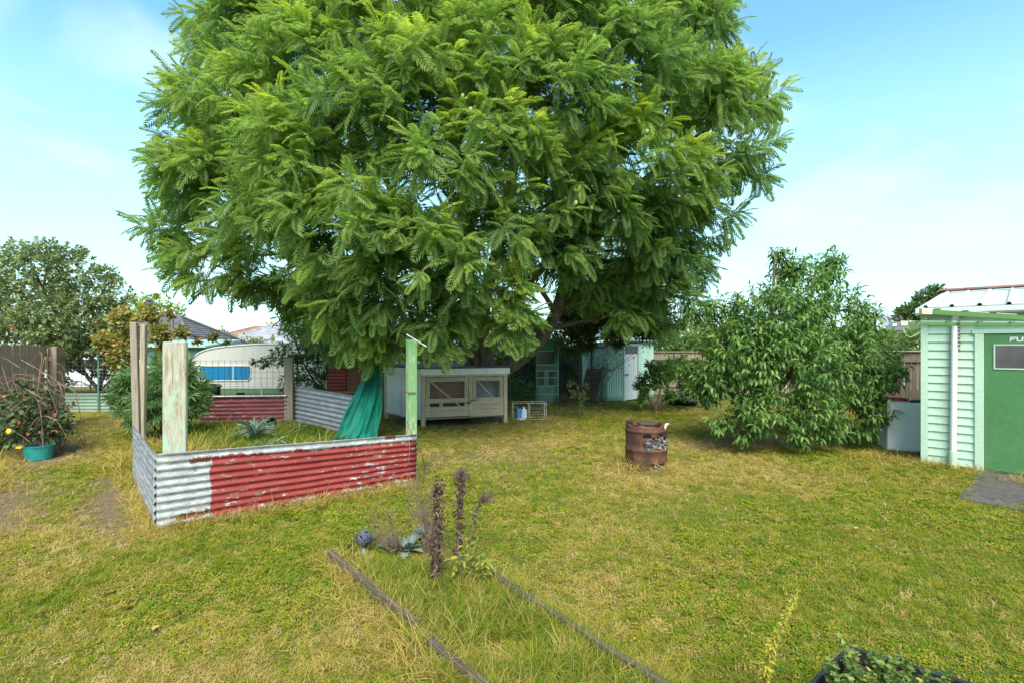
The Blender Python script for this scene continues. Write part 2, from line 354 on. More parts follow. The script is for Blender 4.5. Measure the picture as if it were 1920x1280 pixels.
# ================================================================== ground
def bare(x, y):
    """0 lawn .. 1 bare earth (along the left fence, by the sheds, under the trees)"""
    x = np.asarray(x, float); y = np.asarray(y, float); n = fbm(x * 1.3 + 3, y * 1.3, 5) - .5; b = np.zeros_like(x + y)
    def blob(cx, cy, rx, ry, s=1.0, rot=0.0):
        c, q = math.cos(rot), math.sin(rot); dx = (x - cx) * c + (y - cy) * q; dy = -(x - cx) * q + (y - cy) * c
        return s * np.clip(1.25 - np.sqrt((dx / rx) ** 2 + (dy / ry) ** 2), 0, 1)
    b = np.maximum(b, blob(-5.75, 6.0, 1.8, .6, 1.1, 2.31)); b = np.maximum(b, blob(-4.6, 6.1, 1.7, .36, 1.1, 2.25)); b = np.maximum(b, blob(-7.9, 8.5, 1.1, 3.0, 1.0, .45))
    b = np.maximum(b, blob(-8.5, 12.3, 2.2, .9, .8)); b = np.maximum(b, blob(-1.9, 12.5, 1.7, 1.1, 1.0, .35)); b = np.maximum(b, blob(1.6, 17.6, 2.6, .9, 1.0))
    b = np.maximum(b, blob(4.9, 9.8, 2.2, .7, .95)); b = np.maximum(b, blob(6.2, 8.35, 1.0, .4, .95, -.7)); b = np.maximum(b, blob(4.9, 16.5, 1.5, .9, .7))
    b = np.maximum(b, blob(-1.1, 8.8, .9, .5, .45)); b = np.maximum(b, blob(-1.5, 8.2, 3, 2.3, .28))
    return np.clip(b + n * .9 * (b > .02), 0, 1)
def dry(x, y):
    d = fbm(x * .55 + 9, y * .4 + 2, 15, 3) * .6 + fbm(x * 2.2, y * 2.0 + 5, 25, 3) * .4
    far = np.clip((y - 6.5) / 3, 0, 1) * np.clip((13.5 - y) / 3, 0, 1) * np.clip((x + 3) / 2, 0, 1) * np.clip((5 - x) / 2, 0, 1)
    return np.clip((d - .46) * 2.6 + .16 + .12 * far - .25 * np.clip((x - .8) / 2, 0, 1) * np.clip((7.5 - y) / 3, 0, 1), 0, 1)
def make_ground():
    ax = np.concatenate([[-400, -120, -50, -25], np.linspace(-14, 14, 113), [25, 50, 120, 400]]); ay = np.concatenate([[-60, -10], np.linspace(0, 24, 97), [35, 60, 120, 500]])
    X, Y = np.meshgrid(ax, ay); inner = (abs(X) < 14.1) & (Y > -.1) & (Y < 24.1); Z = np.where(inner, (fbm(X * .7, Y * .7, 60, 3) - .5) * .05, 0.0) - .01
    m, n = X.shape; i, j = np.meshgrid(np.arange(m - 1), np.arange(n - 1), indexing='ij'); a = (i * n + j).ravel(); f = np.stack([a, a + 1, a + n + 1, a + n], 1)
    me = np_mesh('lawn', np.stack([X, Y, Z], -1), f, True)
    b = me.attributes.new('bare', 'FLOAT', 'POINT'); b.data.foreach_set('value', np.where(inner, bare(X, Y), .0).astype(np.float32).ravel())
    d = me.attributes.new('dry', 'FLOAT', 'POINT'); d.data.foreach_set('value', dry(X, Y).astype(np.float32).ravel())
    t = NT('lawn_soil'); fine = t.noise(38, 8, .7); mid = t.noise(6, 5, .6)
    thatch = t.ramp(fine, [(.3, (.06, .045, .014)), (.5, (.15, .13, .028)), (.7, (.34, .27, .08))]); green = t.ramp(fine, [(.3, (.04, .045, .01)), (.55, (.11, .125, .02)), (.72, (.24, .23, .05))])
    g = t.mix(t.math('ADD', t.attr('dry'), t.math('MULTIPLY', t.math('SUBTRACT', mid, .5), .9), True), green, thatch)
    soil = t.ramp(fine, [(.3, (.07, .048, .032)), (.52, (.17, .115, .07)), (.72, (.32, .235, .14))])
    t.col(t.mix(t.math('ADD', t.attr('bare'), t.math('MULTIPLY', t.math('SUBTRACT', fine, .5), .5), True), g, soil)).rough(.95).bump(fine, .6, .02); t.p.inputs['Specular IOR Level'].default_value = .1
    return reg(link('lawn', me, t.m), kind='structure')
make_ground()

def grass_scatter(name, pts, scale, tint, idx, templates, mat, tilt=.25):
    """a cloud of points carrying tuft instances (uncountable grass)"""
    n = len(pts); me = bpy.data.meshes.new(name); me.vertices.add(n); me.vertices.foreach_set('co', np.asarray(pts, np.float32).ravel())
    a = me.attributes.new('tint', 'FLOAT', 'POINT'); a.data.foreach_set('value', np.asarray(tint, np.float32))
    a = me.attributes.new('scl', 'FLOAT_VECTOR', 'POINT'); a.data.foreach_set('vector', np.asarray(scale, np.float32).ravel())
    a = me.attributes.new('pick', 'INT', 'POINT'); a.data.foreach_set('value', np.asarray(idx, np.int32))
    rot = np.stack([RNG.normal(size=n) * tilt, RNG.normal(size=n) * tilt, RNG.random(n) * 6.283], 1)
    a = me.attributes.new('rot', 'FLOAT_VECTOR', 'POINT'); a.data.foreach_set('vector', rot.astype(np.float32).ravel())
    o = link(name, me, mat); tc = bpy.data.collections.new(name + '_templates')
    for k, (v, f) in enumerate(templates):
        q = bpy.data.objects.new('tuft', np_mesh('tuft', v, f)); q.data.materials.append(mat); tc.objects.link(q)
    ng = bpy.data.node_groups.new(name, 'GeometryNodeTree'); ng.interface.new_socket('Geometry', in_out='INPUT', socket_type='NodeSocketGeometry'); ng.interface.new_socket('Geometry', in_out='OUTPUT', socket_type='NodeSocketGeometry')
    N = ng.nodes; L = ng.links; gi = N.new('NodeGroupInput'); go = N.new('NodeGroupOutput'); ci = N.new('GeometryNodeCollectionInfo'); ci.inputs[0].default_value = tc; ci.inputs[1].default_value = True; ci.inputs[2].default_value = True
    ip = N.new('GeometryNodeInstanceOnPoints'); ip.inputs['Pick Instance'].default_value = True; L.new(gi.outputs[0], ip.inputs['Points']); L.new(ci.outputs[0], ip.inputs['Instance'])
    def at(nm, ty, sock):
        k = N.new('GeometryNodeInputNamedAttribute'); k.data_type = ty; k.inputs['Name'].default_value = nm; L.new(k.outputs['Attribute'], ip.inputs[sock])
    at('pick', 'INT', 'Instance Index'); at('scl', 'FLOAT_VECTOR', 'Scale')
    k = N.new('GeometryNodeInputNamedAttribute'); k.data_type = 'FLOAT_VECTOR'; k.inputs['Name'].default_value = 'rot'
    er = N.new('FunctionNodeEulerToRotation'); L.new(k.outputs['Attribute'], er.inputs[0]); L.new(er.outputs[0], ip.inputs['Rotation'])
    L.new(ip.outputs[0], go.inputs[0]); md = o.modifiers.new('scatter', 'NODES'); md.node_group = ng
    return o
def tuft(n, rad, h, w, lean=.8, seg=2, flat=0.0):
    v = []; f = []
    for i in range(n):
        a = random.random() * 6.283; r = rad * math.sqrt(random.random()); b = np.array([r * math.cos(a), r * math.sin(a), -.004]); ph = random.random() * 6.283
        hh = h * (.45 + .75 * random.random()); ln = lean * (.3 + random.random()) * hh; d = np.array([math.cos(ph), math.sin(ph), 0]); s = np.array([-d[1], d[0], 0]) * w * (.6 + .7 * random.random())
        hh *= (1 - flat * random.random()); p1 = b + d * ln * .35 + np.array([0, 0, hh * .62]); p2 = b + d * ln + np.array([0, 0, hh]); k = len(v)
        v += [b - s, b + s, p1 + s * .8, p1 - s * .8, p2]; f += [(k, k + 1, k + 2, k + 3), (k + 3, k + 2, k + 4)]
    return np.array(v), f
def lawn_grass():
    P = []; S = []; T = []; I = []
    pen = np.array([[-3.38, 5.07], [-1.2, 6.86], [-3.2, 10.3], [-5.1, 12.4], [-7.4, 12.0], [-5.2, 7.3]])
    def inpoly(x, y, pg):
        c = np.zeros(len(x), bool); j = len(pg) - 1
        for i in range(len(pg)):
            cond = ((pg[i, 1] > y) != (pg[j, 1] > y)) & (x < (pg[j, 0] - pg[i, 0]) * (y - pg[i, 1]) / (pg[j, 1] - pg[i, 1] + 1e-9) + pg[i, 0]); c ^= cond; j = i
        return c
    bands = [(2.2, 3.6, 1150, .85), (3.6, 5.2, 850, .95), (5.2, 7.5, 520, 1.1), (7.5, 10.5, 300, 1.25), (10.5, 14.5, 150, 1.5), (14.5, 19, 70, 1.7)]
    for y0, y1, den, sc in bands:
        w = 1.05 * y1 + .6; n = int(den * (y1 - y0) * 2 * w); x = (RNG.random(n) * 2 - 1) * w; y = y0 + (y1 - y0) * RNG.random(n)
        b = bare(x, y); d = dry(x, y); clump = fbm(x * 4, y * 4, 33, 3)
        ok = (abs(x) < y * 1.02 + .5) & (RNG.random(n) > b * 1.05 - .05) & (RNG.random(n) < .35 + 1.3 * clump)
        # nothing grows through the slab, the sheds and the hutch
        ok &= ~inpoly(x, y, np.array([[6.1, 8.05], [6.57, 7.4], [5.2, 6.12], [5.35, 5.98], [6.7, 5.55], [9, 3.4], [12, 12]])) & ~((x > 2.0) & (y > 17.0)) & ~inpoly(x, y, np.array([[-2.1, 11.7], [-.05, 12.35], [-1, 14.5], [-3.3, 13.4]]))
        ok &= np.hypot(x - 1.93, y - 7.67) > .36
        x, y, d, b = x[ok], y[ok], d[ok], b[ok]; n = len(x); inp = inpoly(x, y, pen)
        h = np.where(inp, 2.4 + 1.6 * RNG.random(n), .5 + .35 * RNG.random(n)) * (1 - .3 * d); z = np.zeros(n)
        t = np.clip(.50 - .42 * d + RNG.normal(size=n) * .2 + .5 * inp, 0, 1); straw = RNG.random(n) < (.07 + .22 * d + .3 * b); t = np.where(straw, RNG.random(n) * .2, t)
        P.append(np.stack([x, y, z], 1)); S.append(np.stack([np.full(n, sc) * (.8 + .5 * RNG.random(n)), np.full(n, sc), h * sc], 1)); S[-1][:, 1] = S[-1][:, 0]; T.append(t); weedy = (fbm(x * 1.1 + 4, y * 1.1, 83, 3) > .54) & (RNG.random(n) < .5) & (t > .25) & ~inp; t = np.where(weedy, .6 + .25 * RNG.random(n), t); I.append(np.where(weedy, 5, RNG.integers(0, 5, n)))
    m = m_leaf('grass_blade', [(0, (.50, .36, .15)), (.18, (.42, .30, .08)), (.34, (.29, .265, .03)), (.55, (.19, .235, .018)), (.8, (.12, .20, .016)), (1, (.08, .15, .025))], .8, .3, True, .08)
    tm = [tuft(26, .05, .036, .0019, 1.3, flat=.6) for _ in range(5)]
    lv, lfc = T_oval(.40, .05, .1); cv = []; cf = []
    for i in range(20):
        a = random.random() * 6.283; r = .05 * math.sqrt(random.random()); q = random.random() * 6.283; s = random.uniform(.011, .019); c, d = math.cos(q), math.sin(q); k = len(cv)
        cv += [(r * math.cos(a) + s * (x * c - y * d), r * math.sin(a) + s * (x * d + y * c), .012 + .016 * random.random() + s * z * 2) for x, y, z in lv]; cf += [tuple(int(j) + k for j in f_) for f_ in lfc]
    tm.append((np.array(cv), cf))
    o = grass_scatter('grass', np.concatenate(P), np.concatenate(S), np.concatenate(T), np.concatenate(I), tm, m)
    reg(o, 'patchy mown lawn grass, green with dry straw patches', 'grass', kind='stuff')
    # dead straw lying along the sheets, the bed boards, the drum and the left fence
    P = []; H = []
    def along(a, b, n, wd, h=1.0):
        t = RNG.random(n); a = np.asarray(a[:2]); b = np.asarray(b[:2]); p = a + (b - a) * t[:, None] + RNG.normal(size=(n, 2)) * wd; P.append(np.c_[p, np.zeros(n)]); H.append(np.full(n, h) * (.6 + .8 * RNG.random(n)))
    along((-3.4, 5.0), (-1.15, 6.78), 420, .07, 1.1); along((-3.35, 5.0), (-5.2, 7.3), 240, .1, 1.1); along((-1.55, 4.42), (-.6, 3.25), 300, .08, 1.0); along((-.65, 3.2), (0, 2.6), 220, .09, 1.0)
    along((-.1, 4.1), (.85, 2.7), 190, .06, .7); along((1.65, 7.5), (2.2, 7.45), 150, .1, 1.5); along((-8.2, 8.4), (-6.2, 5.8), 420, .25, 1.5); along((-5.6, 7.9), (-5.0, 8.4), 260, .2, 2.4)
    along((5.5, 8.55), (6.6, 7.45), 240, .08, 1.0); along((6.4, 7.0), (7.4, 6.1), 240, .1, .8); along((-9.5, 12.3), (-7, 12.4), 200, .4, 1.2); along((4, 9.3), (6, 9.3), 150, .3, .7); along((-5.9, 6.6), (-4.6, 5.0), 200, .4, .7)
    P = np.concatenate(P); H = np.concatenate(H); n = len(P)
    o = grass_scatter('dead_grass', P, np.stack([H * .9, H * .9, H], 1), np.clip(.05 + .2 * RNG.random(n) + .25 * (RNG.random(n) < .12), 0, 1), RNG.integers(0, 4, n), [tuft(11, .06, .1, .0022, 1.6, flat=.7) for _ in range(4)], m, .4)
    reg(o, 'dry straw-coloured grass lying along the iron sheets and boards', 'dead grass', kind='stuff')
    # long green grass in the narrow bed and along the edges of the pen
    A, B, C, D = np.array([-1.46, 4.40]), np.array([-.15, 2.45]), np.array([.95, 2.5]), np.array([-.18, 4.12]); n = 2600; s, t = RNG.random((2, n))
    p = (A * (1 - s)[:, None] + D * s[:, None]) * (1 - t)[:, None] + (B * (1 - s)[:, None] + C * s[:, None]) * t[:, None]
    k = fbm(p[:, 0] * 3, p[:, 1] * 3, 71, 3); p = p[(k > .36)]; n = len(p)
    q = np.stack([-2.9 - RNG.random(500) * 3.6, 6.8 + RNG.random(500) * 4.6], 1); q = q[inpoly(q[:, 0], q[:, 1], pen)]; al = np.concatenate([p, q]); h = np.concatenate([np.full(n, .55), np.full(len(q), 1.25)]) * (.6 + .7 * RNG.random(len(al)))
    tt = np.clip(.62 + RNG.normal(size=len(al)) * .24, 0, 1); tt = np.where(RNG.random(len(al)) < .16, .12, tt)
    o = grass_scatter('long_grass', np.c_[al, np.zeros(len(al))], np.stack([h, h, h], 1), tt, RNG.integers(0, 4, len(al)), [tuft(12, .05, .2, .0034, 1.3, flat=.5) for _ in range(4)], m, .25)
    reg(o, 'long green grass in the narrow bed and the iron pen', 'long grass', kind='stuff')
lawn_grass()

# concrete slab in front of the garage door
M_conc = m_noise('concrete', (.065, .055, .047), (.115, .10, .085), 16, .95, .3, c3=(.05, .042, .035))
sl = [G(1795, 935)[:2], G(1838, 884)[:2], (7.45, 6.6), (10.2, 4.2), (9.2, 3.5), G(1925, 960)[:2]]
reg(MB().prism([tuple(p) for p in sl], -.05, .018).build('concrete_slab', M_conc, bevel=.006), kind='structure')

# ================================================================== garage (right)
M_mint = m_paint('mint_paint', (.45, .60, .45), .5, (.40, .38, .17), .55, 5, (1, 1, .07), .02); M_mint2 = m_paint('mint_trim', (.45, .60, .44), .5, (.35, .38, .22), .35, 4, (1, 1, .2))
M_white = m_paint('white_paint', (.78, .78, .74), .45, (.35, .3, .2), .3, 4); M_gdoor = m_paint('green_door_paint', (.065, .185, .06), .42, (.12, .24, .10), .5, 2.2, (1, 1, .6), .05)
M_roofw = m_paint('pale_roof_iron', (.50, .49, .47), .5, (.32, .28, .22), .5, 3, (.3, 1, 1), .08); M_rust = m_noise('rust', (.09, .035, .02), (.24, .09, .045), 14, .9, .4, c3=(.05, .025, .02))
M_glassd = m_noise('dull_glass', (.07, .062, .062), (.11, .10, .10), 3, .18, 0); M_black = m_noise('black_plastic', (.008, .008, .009), (.02, .02, .022), 8, .45, .1)
def garage():
    o0 = G(1728, 869); a = math.atan2(-.69, .72); t = thing('garage', 'mint green weatherboard garage with ribbed iron roof and green door', 'garage', (o0[0], o0[1], 0), a)
    # local frame: x along the front wall (to the right), y into the building, z up
    eave = 2.27; door0, door1, dtop = .70, 3.2, 1.93
    MB().box((.03, .06, 0), (5.0, 6.4, eave)).build('wall_core', M_mint2, t)
    n = 19; ex = eave / n
    for i in range(n):
        z0 = i * ex + .03; segs = [(.075, door0 - .1)] if z0 + ex * .5 < dtop + .1 else [(.075, 5.0)]
        if z0 + ex * .5 < dtop + .1: segs.append((door1 + .1, 5.0))
        for x0, x1 in segs:
            b = MB(); z1 = z0 + ex + .012; b.add([(x0, .058, z0), (x1, .058, z0), (x1, .058, z1), (x0, .058, z1), (x0, .016, z0), (x1, .016, z0), (x1, .044, z1), (x0, .044, z1)], [(0, 3, 2, 1), (4, 5, 6, 7), (0, 1, 5, 4), (1, 2, 6, 5), (2, 3, 7, 6), (3, 0, 4, 7)])
            b.build('weatherboard', M_mint, t)
    MB().box((-.012, .0, .02), (.073, .075, eave)).build('corner_board', M_mint2, t, bevel=.004)
    MB().box((door0 - .1, .0, .0), (door0, .06, dtop + .002)).build('door_jamb', M_mint2, t, bevel=.004)
    MB().box((door1, .0, .0), (door1 + .1, .06, dtop + .002)).build('door_jamb', M_mint2, t, bevel=.004)
    MB().box((door0 - .13, -.004, dtop + .004), (door1 + .13, .058, dtop + .06)).build('door_head', M_mint2, t, bevel=.004)
    d = MB().box((door0 + .005, .018, .03), (door1 - .005, .054, dtop)).build('garage_door', M_gdoor, t)
    wz0, wz1, wx0, wx1 = 1.44, 1.785, door0 + .1, door0 + 1.05
    f = MB()
    for p, q in (((wx0, wz0), (wx1, wz0 + .018)), ((wx0, wz1 - .018), (wx1, wz1)), ((wx0, wz0 + .018), (wx0 + .018, wz1 - .018)), ((wx1 - .018, wz0 + .018), (wx1, wz1 - .018))): f.box((p[0], .006, p[1]), (q[0], .0175, q[1]))
    f.build('window_frame', m_paint('window_frame_paint', (.42, .55, .42)), d); MB().box((wx0 + .018, .011, wz0 + .018), (wx1 - .018, .0172, wz1 - .018)).build('pane', M_glassd, d)
    # white lettering on the door head rail, made of square strokes
    L = {'F': [(0, 0, 0, 1), (0, 1, 1, 1), (0, .5, .8, .5)], 'U': [(0, 0, 0, 1), (0, 0, 1, 0), (1, 0, 1, 1)], 'S': [(0, 1, 1, 1), (0, .5, 0, 1), (0, .5, 1, .5), (1, 0, 1, .5), (0, 0, 1, 0)], 'I': [(.5, 0, .5, 1)]}
    tx = MB(); x = door0 + .272; hh, ww, st = .048, .05, .0065
    for ch in 'FUSI':
        for x0, z0, x1, z1 in L[ch]: tx.box((x + x0 * ww - st, .0125, 1.828 + z0 * hh - st), (x + x1 * ww + st, .0176, 1.828 + z1 * hh + st))
        x += ww * 1.36
    tx.build('lettering', m_paint('letter_white', (.8, .82, .8)), d)
    # roof: two slopes, ridge parallel to the front
    pit = R(7.9); ov = .12; run = 3.3; sn, cs = math.tan(pit), 1.0
    for side in (0, 1):
        xs = []; 
        x = -.03
        while x < 5.2:
            xs += [(x, 0), (x + .06, 0), (x + .075, .035), (x + .105, .035), (x + .12, 0)]; x += .30
        yy = np.linspace(-ov, run, 5); P = np.zeros((5, len(xs), 3))
        for i, y in enumerate(yy):
            for j, (xx, h) in enumerate(xs): P[i, j] = (xx, y if side == 0 else 2 * run - y, eave + .05 + (y + ov) * sn + h)
        if side: P = P[:, ::-1]
        MB().sheet(P[::-1], .004).build('roof_sheet', M_roofw, t)
    MB().box((-.08, run - .16, eave + .125 + (run + ov) * sn - .045), (5.3, run + .16, eave + .125 + (run + ov) * sn - .02)).build('ridge_cap', m_noise('ridge_rust', (.20, .09, .07), (.30, .16, .13), 9, .8, .2), t)
    MB().tube([(-.08, run, eave + .1 + (run + ov) * sn), (5.3, run, eave + .1 + (run + ov) * sn)], .03, 8).build('ridge_roll', m_noise('ridge_rust_roll', (.20, .09, .07), (.28, .15, .13), 9, .8, .2), t)
    b = MB(); v = []
    for y0, y1 in ((-ov, run), (run, 2 * run + ov)):
        z0 = eave + .035 + (y0 + ov) * sn if y0 < run - .1 else eave + .035 + (run + ov) * sn; z1 = eave + .035 + (run + ov) * sn if y0 < run - .1 else eave + .035
        b.add([(-.06, y0, z0 - .1), (-.035, y0, z0 - .1), (-.035, y1, z1 - .1), (-.06, y1, z1 - .1), (-.06, y0, z0), (-.035, y0, z0), (-.035, y1, z1), (-.06, y1, z1)], [(0, 3, 2, 1), (4, 5, 6, 7), (0, 1, 5, 4), (1, 2, 6, 5), (2, 3, 7, 6), (3, 0, 4, 7)])
    b.build('barge_board', M_white, t)
    MB().box((-.03, -.095, eave - .055), (5.2, .018, eave + .028)).build('fascia', M_white, t)
    g = MB(); pr = np.array([(-.20, .04), (-.20, -.03), (-.185, -.05), (-.12, -.05), (-.1, -.03), (-.1, .035)])
    P = np.zeros((len(pr), 9, 3)); P[:, :, 0] = np.linspace(-.05, 5.2, 9); P[:, :, 1] = pr[:, 0:1]; P[:, :, 2] = eave + pr[:, 1:2]
    g.sheet(P, .004).build('gutter', m_paint('gutter_paint', (.62, .64, .58), .5, (.3, .24, .15), .5, 6), t)
    pp = MB().tube([(.365, -.03, .16), (.375, -.03, 1.2), (.385, -.03, eave - .05)], .038, 16).build('downpipe', m_paint('downpipe_white', (.76, .75, .72), .4, (.4, .33, .25), .35, 5, (1, 1, .15)), t, smooth='auto')
    MB().lathe([(.001, 0), (.052, 0), (.052, .2), (.048, .245), (.039, .25)], (.365, -.03, .0), 18).build('pipe_collar', M_mint2, pp, smooth='auto')
    # gable end on the left side
    MB().add([(.02, .06, eave), (.02, 6.4, eave), (.02, run, eave + .02 + run * sn)], [(0, 1, 2)]).build('gable', M_mint2, t)
    return t
garage()

# ================================================================== fences
def paling_fence(label, A, B, h, seed, mat, rail_mat, face=1, group=None, pw=.14, gap=.006, cap=None, post_h=None, name='paling_fence'):
    rnd = random.Random(seed); A = np.asarray(A, float); B = np.asarray(B, float); d = B - A; L = np.linalg.norm(d); t = thing(name, label, 'fence', (A[0], A[1], 0), math.atan2(d[1], d[0]), group)
    x = 0; base = MB().box((0, 0, 0), (pw, .018, 1)).build('paling', mat, t); first = True
    while x < L - pw * .5:
        o = base if first else base.copy()
        if not first: COL.objects.link(o); o.parent = t
        first = False; o.location = (x, .0 + rnd.uniform(-.004, .004), .02); o.scale = (1, 1, h - .02 + rnd.uniform(-.018, .018)); o.rotation_euler = (0, rnd.uniform(-.008, .008), 0); x += pw + gap + rnd.uniform(0, .006)
    yo = -.055 if face > 0 else .022
    for z in (.3, h - .28): MB().box((0, yo, z), (L, yo + .045, z + .085)).build('rail', rail_mat, t)
    for i in range(int(L / 2.3) + 1):
        xx = min(i * 2.3, L - .1); yp = yo - .09 if face > 0 else yo + .047
        MB().box((xx, yp, 0), (xx + .1, yp + .088, (post_h or h) + .02)).build('post', rail_mat, t, bevel=.006)
    if cap: MB().box((-.02, -.06, h + .0), (L + .02, .07, h + .03)).build('capping', cap, t)
    return t
M_pal = m_wood('weathered_brown_paling', (.29, .155, .10), (.50, .30, .21), (.6, .42, .31)); M_palg = m_wood('grey_paling', (.19, .15, .10), (.33, .27, .18), (.40, .33, .22)); M_rail = m_wood('grey_rail', (.24, .20, .15), (.40, .34, .26), (.34, .27, .2), 0)
M_post = m_wood('grey_post', (.15, .12, .09), (.34, .28, .20), (.28, .22, .15)); M_paldark = m_wood('dark_brown_paling', (.09, .06, .042), (.16, .105, .07), (.2, .14, .1))
paling_fence('brown paling fence on the far left behind the bramble', (-8.35, 8.2), (-9.75, 11.1), 1.79, 3, M_pal, M_post, -1, pw=.15, gap=.012)
paling_fence('short return of brown palings ending at the wire gate', (-9.75, 11.2), (-10.35, 12.35), 1.74, 4, M_pal, M_post, 1, pw=.15, gap=.012)
MB().beam((-8.1, 7.4, .07), (-9.55, 11.0, .07), .12, .2).build('concrete_edging', M_conc); reg(bpy.data.objects['concrete_edging'], 'low concrete edging strip along the foot of the left fence', 'edging')
paling_fence('pale grey paling fence between the far mint shed and peach tree', (4.85, 19.6), (9.6, 18.6), 1.56, 5, M_palg, M_palg, 1, cap=M_rail)
paling_fence('dark brown paling fence behind the grey tub by the garage', (9.55, 15.2), (14.5, 12.8), 1.62, 6, M_paldark, M_paldark, 1, cap=M_rail)

# ================================================================== far mint shed
def mint_shed():
    t = thing('tin_shed', 'far mint green corrugated iron shed with white door', 'shed', (3.56, 17.1, 0)); o = (3.56, 17.1, 0); H = 1.88
    m = m_paint('shed_mint', (.55, .75, .60), .5, (.25, .22, .13), .35, 3, (1, 1, .3)); pts = [(2.25, 20.2), (3.06, 17.08), (3.56, 17.1), (4.92, 18.55), (4.0, 21.3)]
    corr(pts[0], pts[1], .02, 1.72, False, .076, .011, 1, .01, 1.88).build('wall_sheet', m, t, o, smooth=True)
    corr(pts[1], pts[2], .02, H, False, .076, .011, 2, .004).build('wall_sheet', m, t, o, smooth=True)
    d = nrm(np.array(pts[3]) - np.array(pts[2])); p0 = np.array(pts[2]) + d * .06; p1 = p0 + d * .82
    corr(p1 + d * .07, pts[3], .02, H, False, .076, .011, 3, .004).build('wall_sheet', m, t, o, smooth=True)
    corr(pts[3], pts[4], .02, H, False, .076, .011, 4, .004).build('wall_sheet', m, t, o, smooth=True)
    n2 = np.array([d[1], -d[0]])
    tr = m_paint('shed_trim', (.42, .56, .45), .6, (.2, .16, .1), .5)
    for q in (p0 - d * .03, p1 + d * .035): MB().beam((*q, 0), (*q, H - .01), .06, .07, (d[0], d[1], 0)).build('door_jamb', tr, t, o)
    MB().beam((*(p0 - d * .03), H - .06), (*(p1 + d * .035), H - .06), .06, .08).build('door_head', tr, t, o)
    MB().beam((*p0, 1.66), (*(p1), 1.66), .02, .24).build('fanlight', M_glassd, t, o)
    dr = MB()
    for i in range(6):
        a = p0 + d * (.01 + i * .134); b = a + d * .130; dr = MB().beam((*a, .78 + .0), (*b, .78), .03, 1.48); k = dr.build('door_board', m_paint('shed_door_white', (.70, .69, .64), .6, (.3, .2, .12), .55, 5, (1, 1, .2)) if i == 0 else bpy.data.materials['shed_door_white'], t, o)
    q = p0 + n2 * .03; MB().beam((*q, .86), (*(q + d * .22), .86), .03, .035).build('bolt', M_rust, t, o)
    MB().beam((*(p0 + d * .25 + n2 * .02), 1.17), (*(p0 + d * .33 + n2 * .02), 1.17), .02, .02).build('latch', M_rust, t, o)
    # roof falling to the back left, dark red barge on the left wall
    MB().add([(2.1, 20.4, 1.73), (2.98, 16.95, 1.9), (3.62, 16.95, 1.92), (5.1, 18.5, 1.93), (4.1, 21.5, 1.8), (2.1, 20.4, 1.755), (2.98, 16.95, 1.925), (3.62, 16.95, 1.945), (5.1, 18.5, 1.955), (4.1, 21.5, 1.825)], [(4, 3, 2, 1, 0), (5, 6, 7, 8, 9)] + [(i, (i + 1) % 5, 5 + (i + 1) % 5, 5 + i) for i in range(5)]).build('roof', m_paint('shed_roof', (.55, .55, .52)), t, o)
    MB().beam((2.14, 20.3, 1.67), (2.99, 17.0, 1.84), .03, .14).build('barge_board', m_paint('dark_red_board', (.12, .03, .03)), t, o)
mint_shed()

# ================================================================== hutch under the big tree
M_hw = m_paint('hutch_white', (.74, .70, .60), .6, (.22, .18, .12), .5, 3, (1, 1, .4)); M_fasc = m_paint('hutch_fascia', (.80, .80, .76), .5, (.25, .2, .14), .3, 4)
M_tim0 = m_wood('hutch_timber_level', (.33, .23, .14), (.60, .45, .29), (.68, .53, .36), 0); M_tim2 = m_wood('hutch_timber_upright', (.31, .21, .13), (.57, .43, .28), (.66, .52, .35), 2)
M_wire = m_noise('galvanised_wire', (.25, .25, .25), (.45, .45, .45), 30, .45, 0, metal=.7); M_darkroof = m_noise('hutch_roof_felt', (.07, .068, .066), (.13, .125, .12), 10, .9, .3)
M_inside = m_noise('brown_plywood', (.26, .10, .05), (.38, .17, .085), 4, .8, 0); M_inside2 = m_noise('grey_lining', (.22, .2, .22), (.32, .3, .32), 4, .8, 0)
def mesh_panel(mb, x0, x1, z0, z1, y, step=.05, r=.0016):
    x = x0
    while x <= x1 + 1e-6: mb.box((x - r, y - r, z0), (x + r, y + r, z1)); x += step
    z = z0
    while z <= z1 + 1e-6: mb.box((x0, y - r * 3, z - r), (x1, y - r, z + r)); z += step
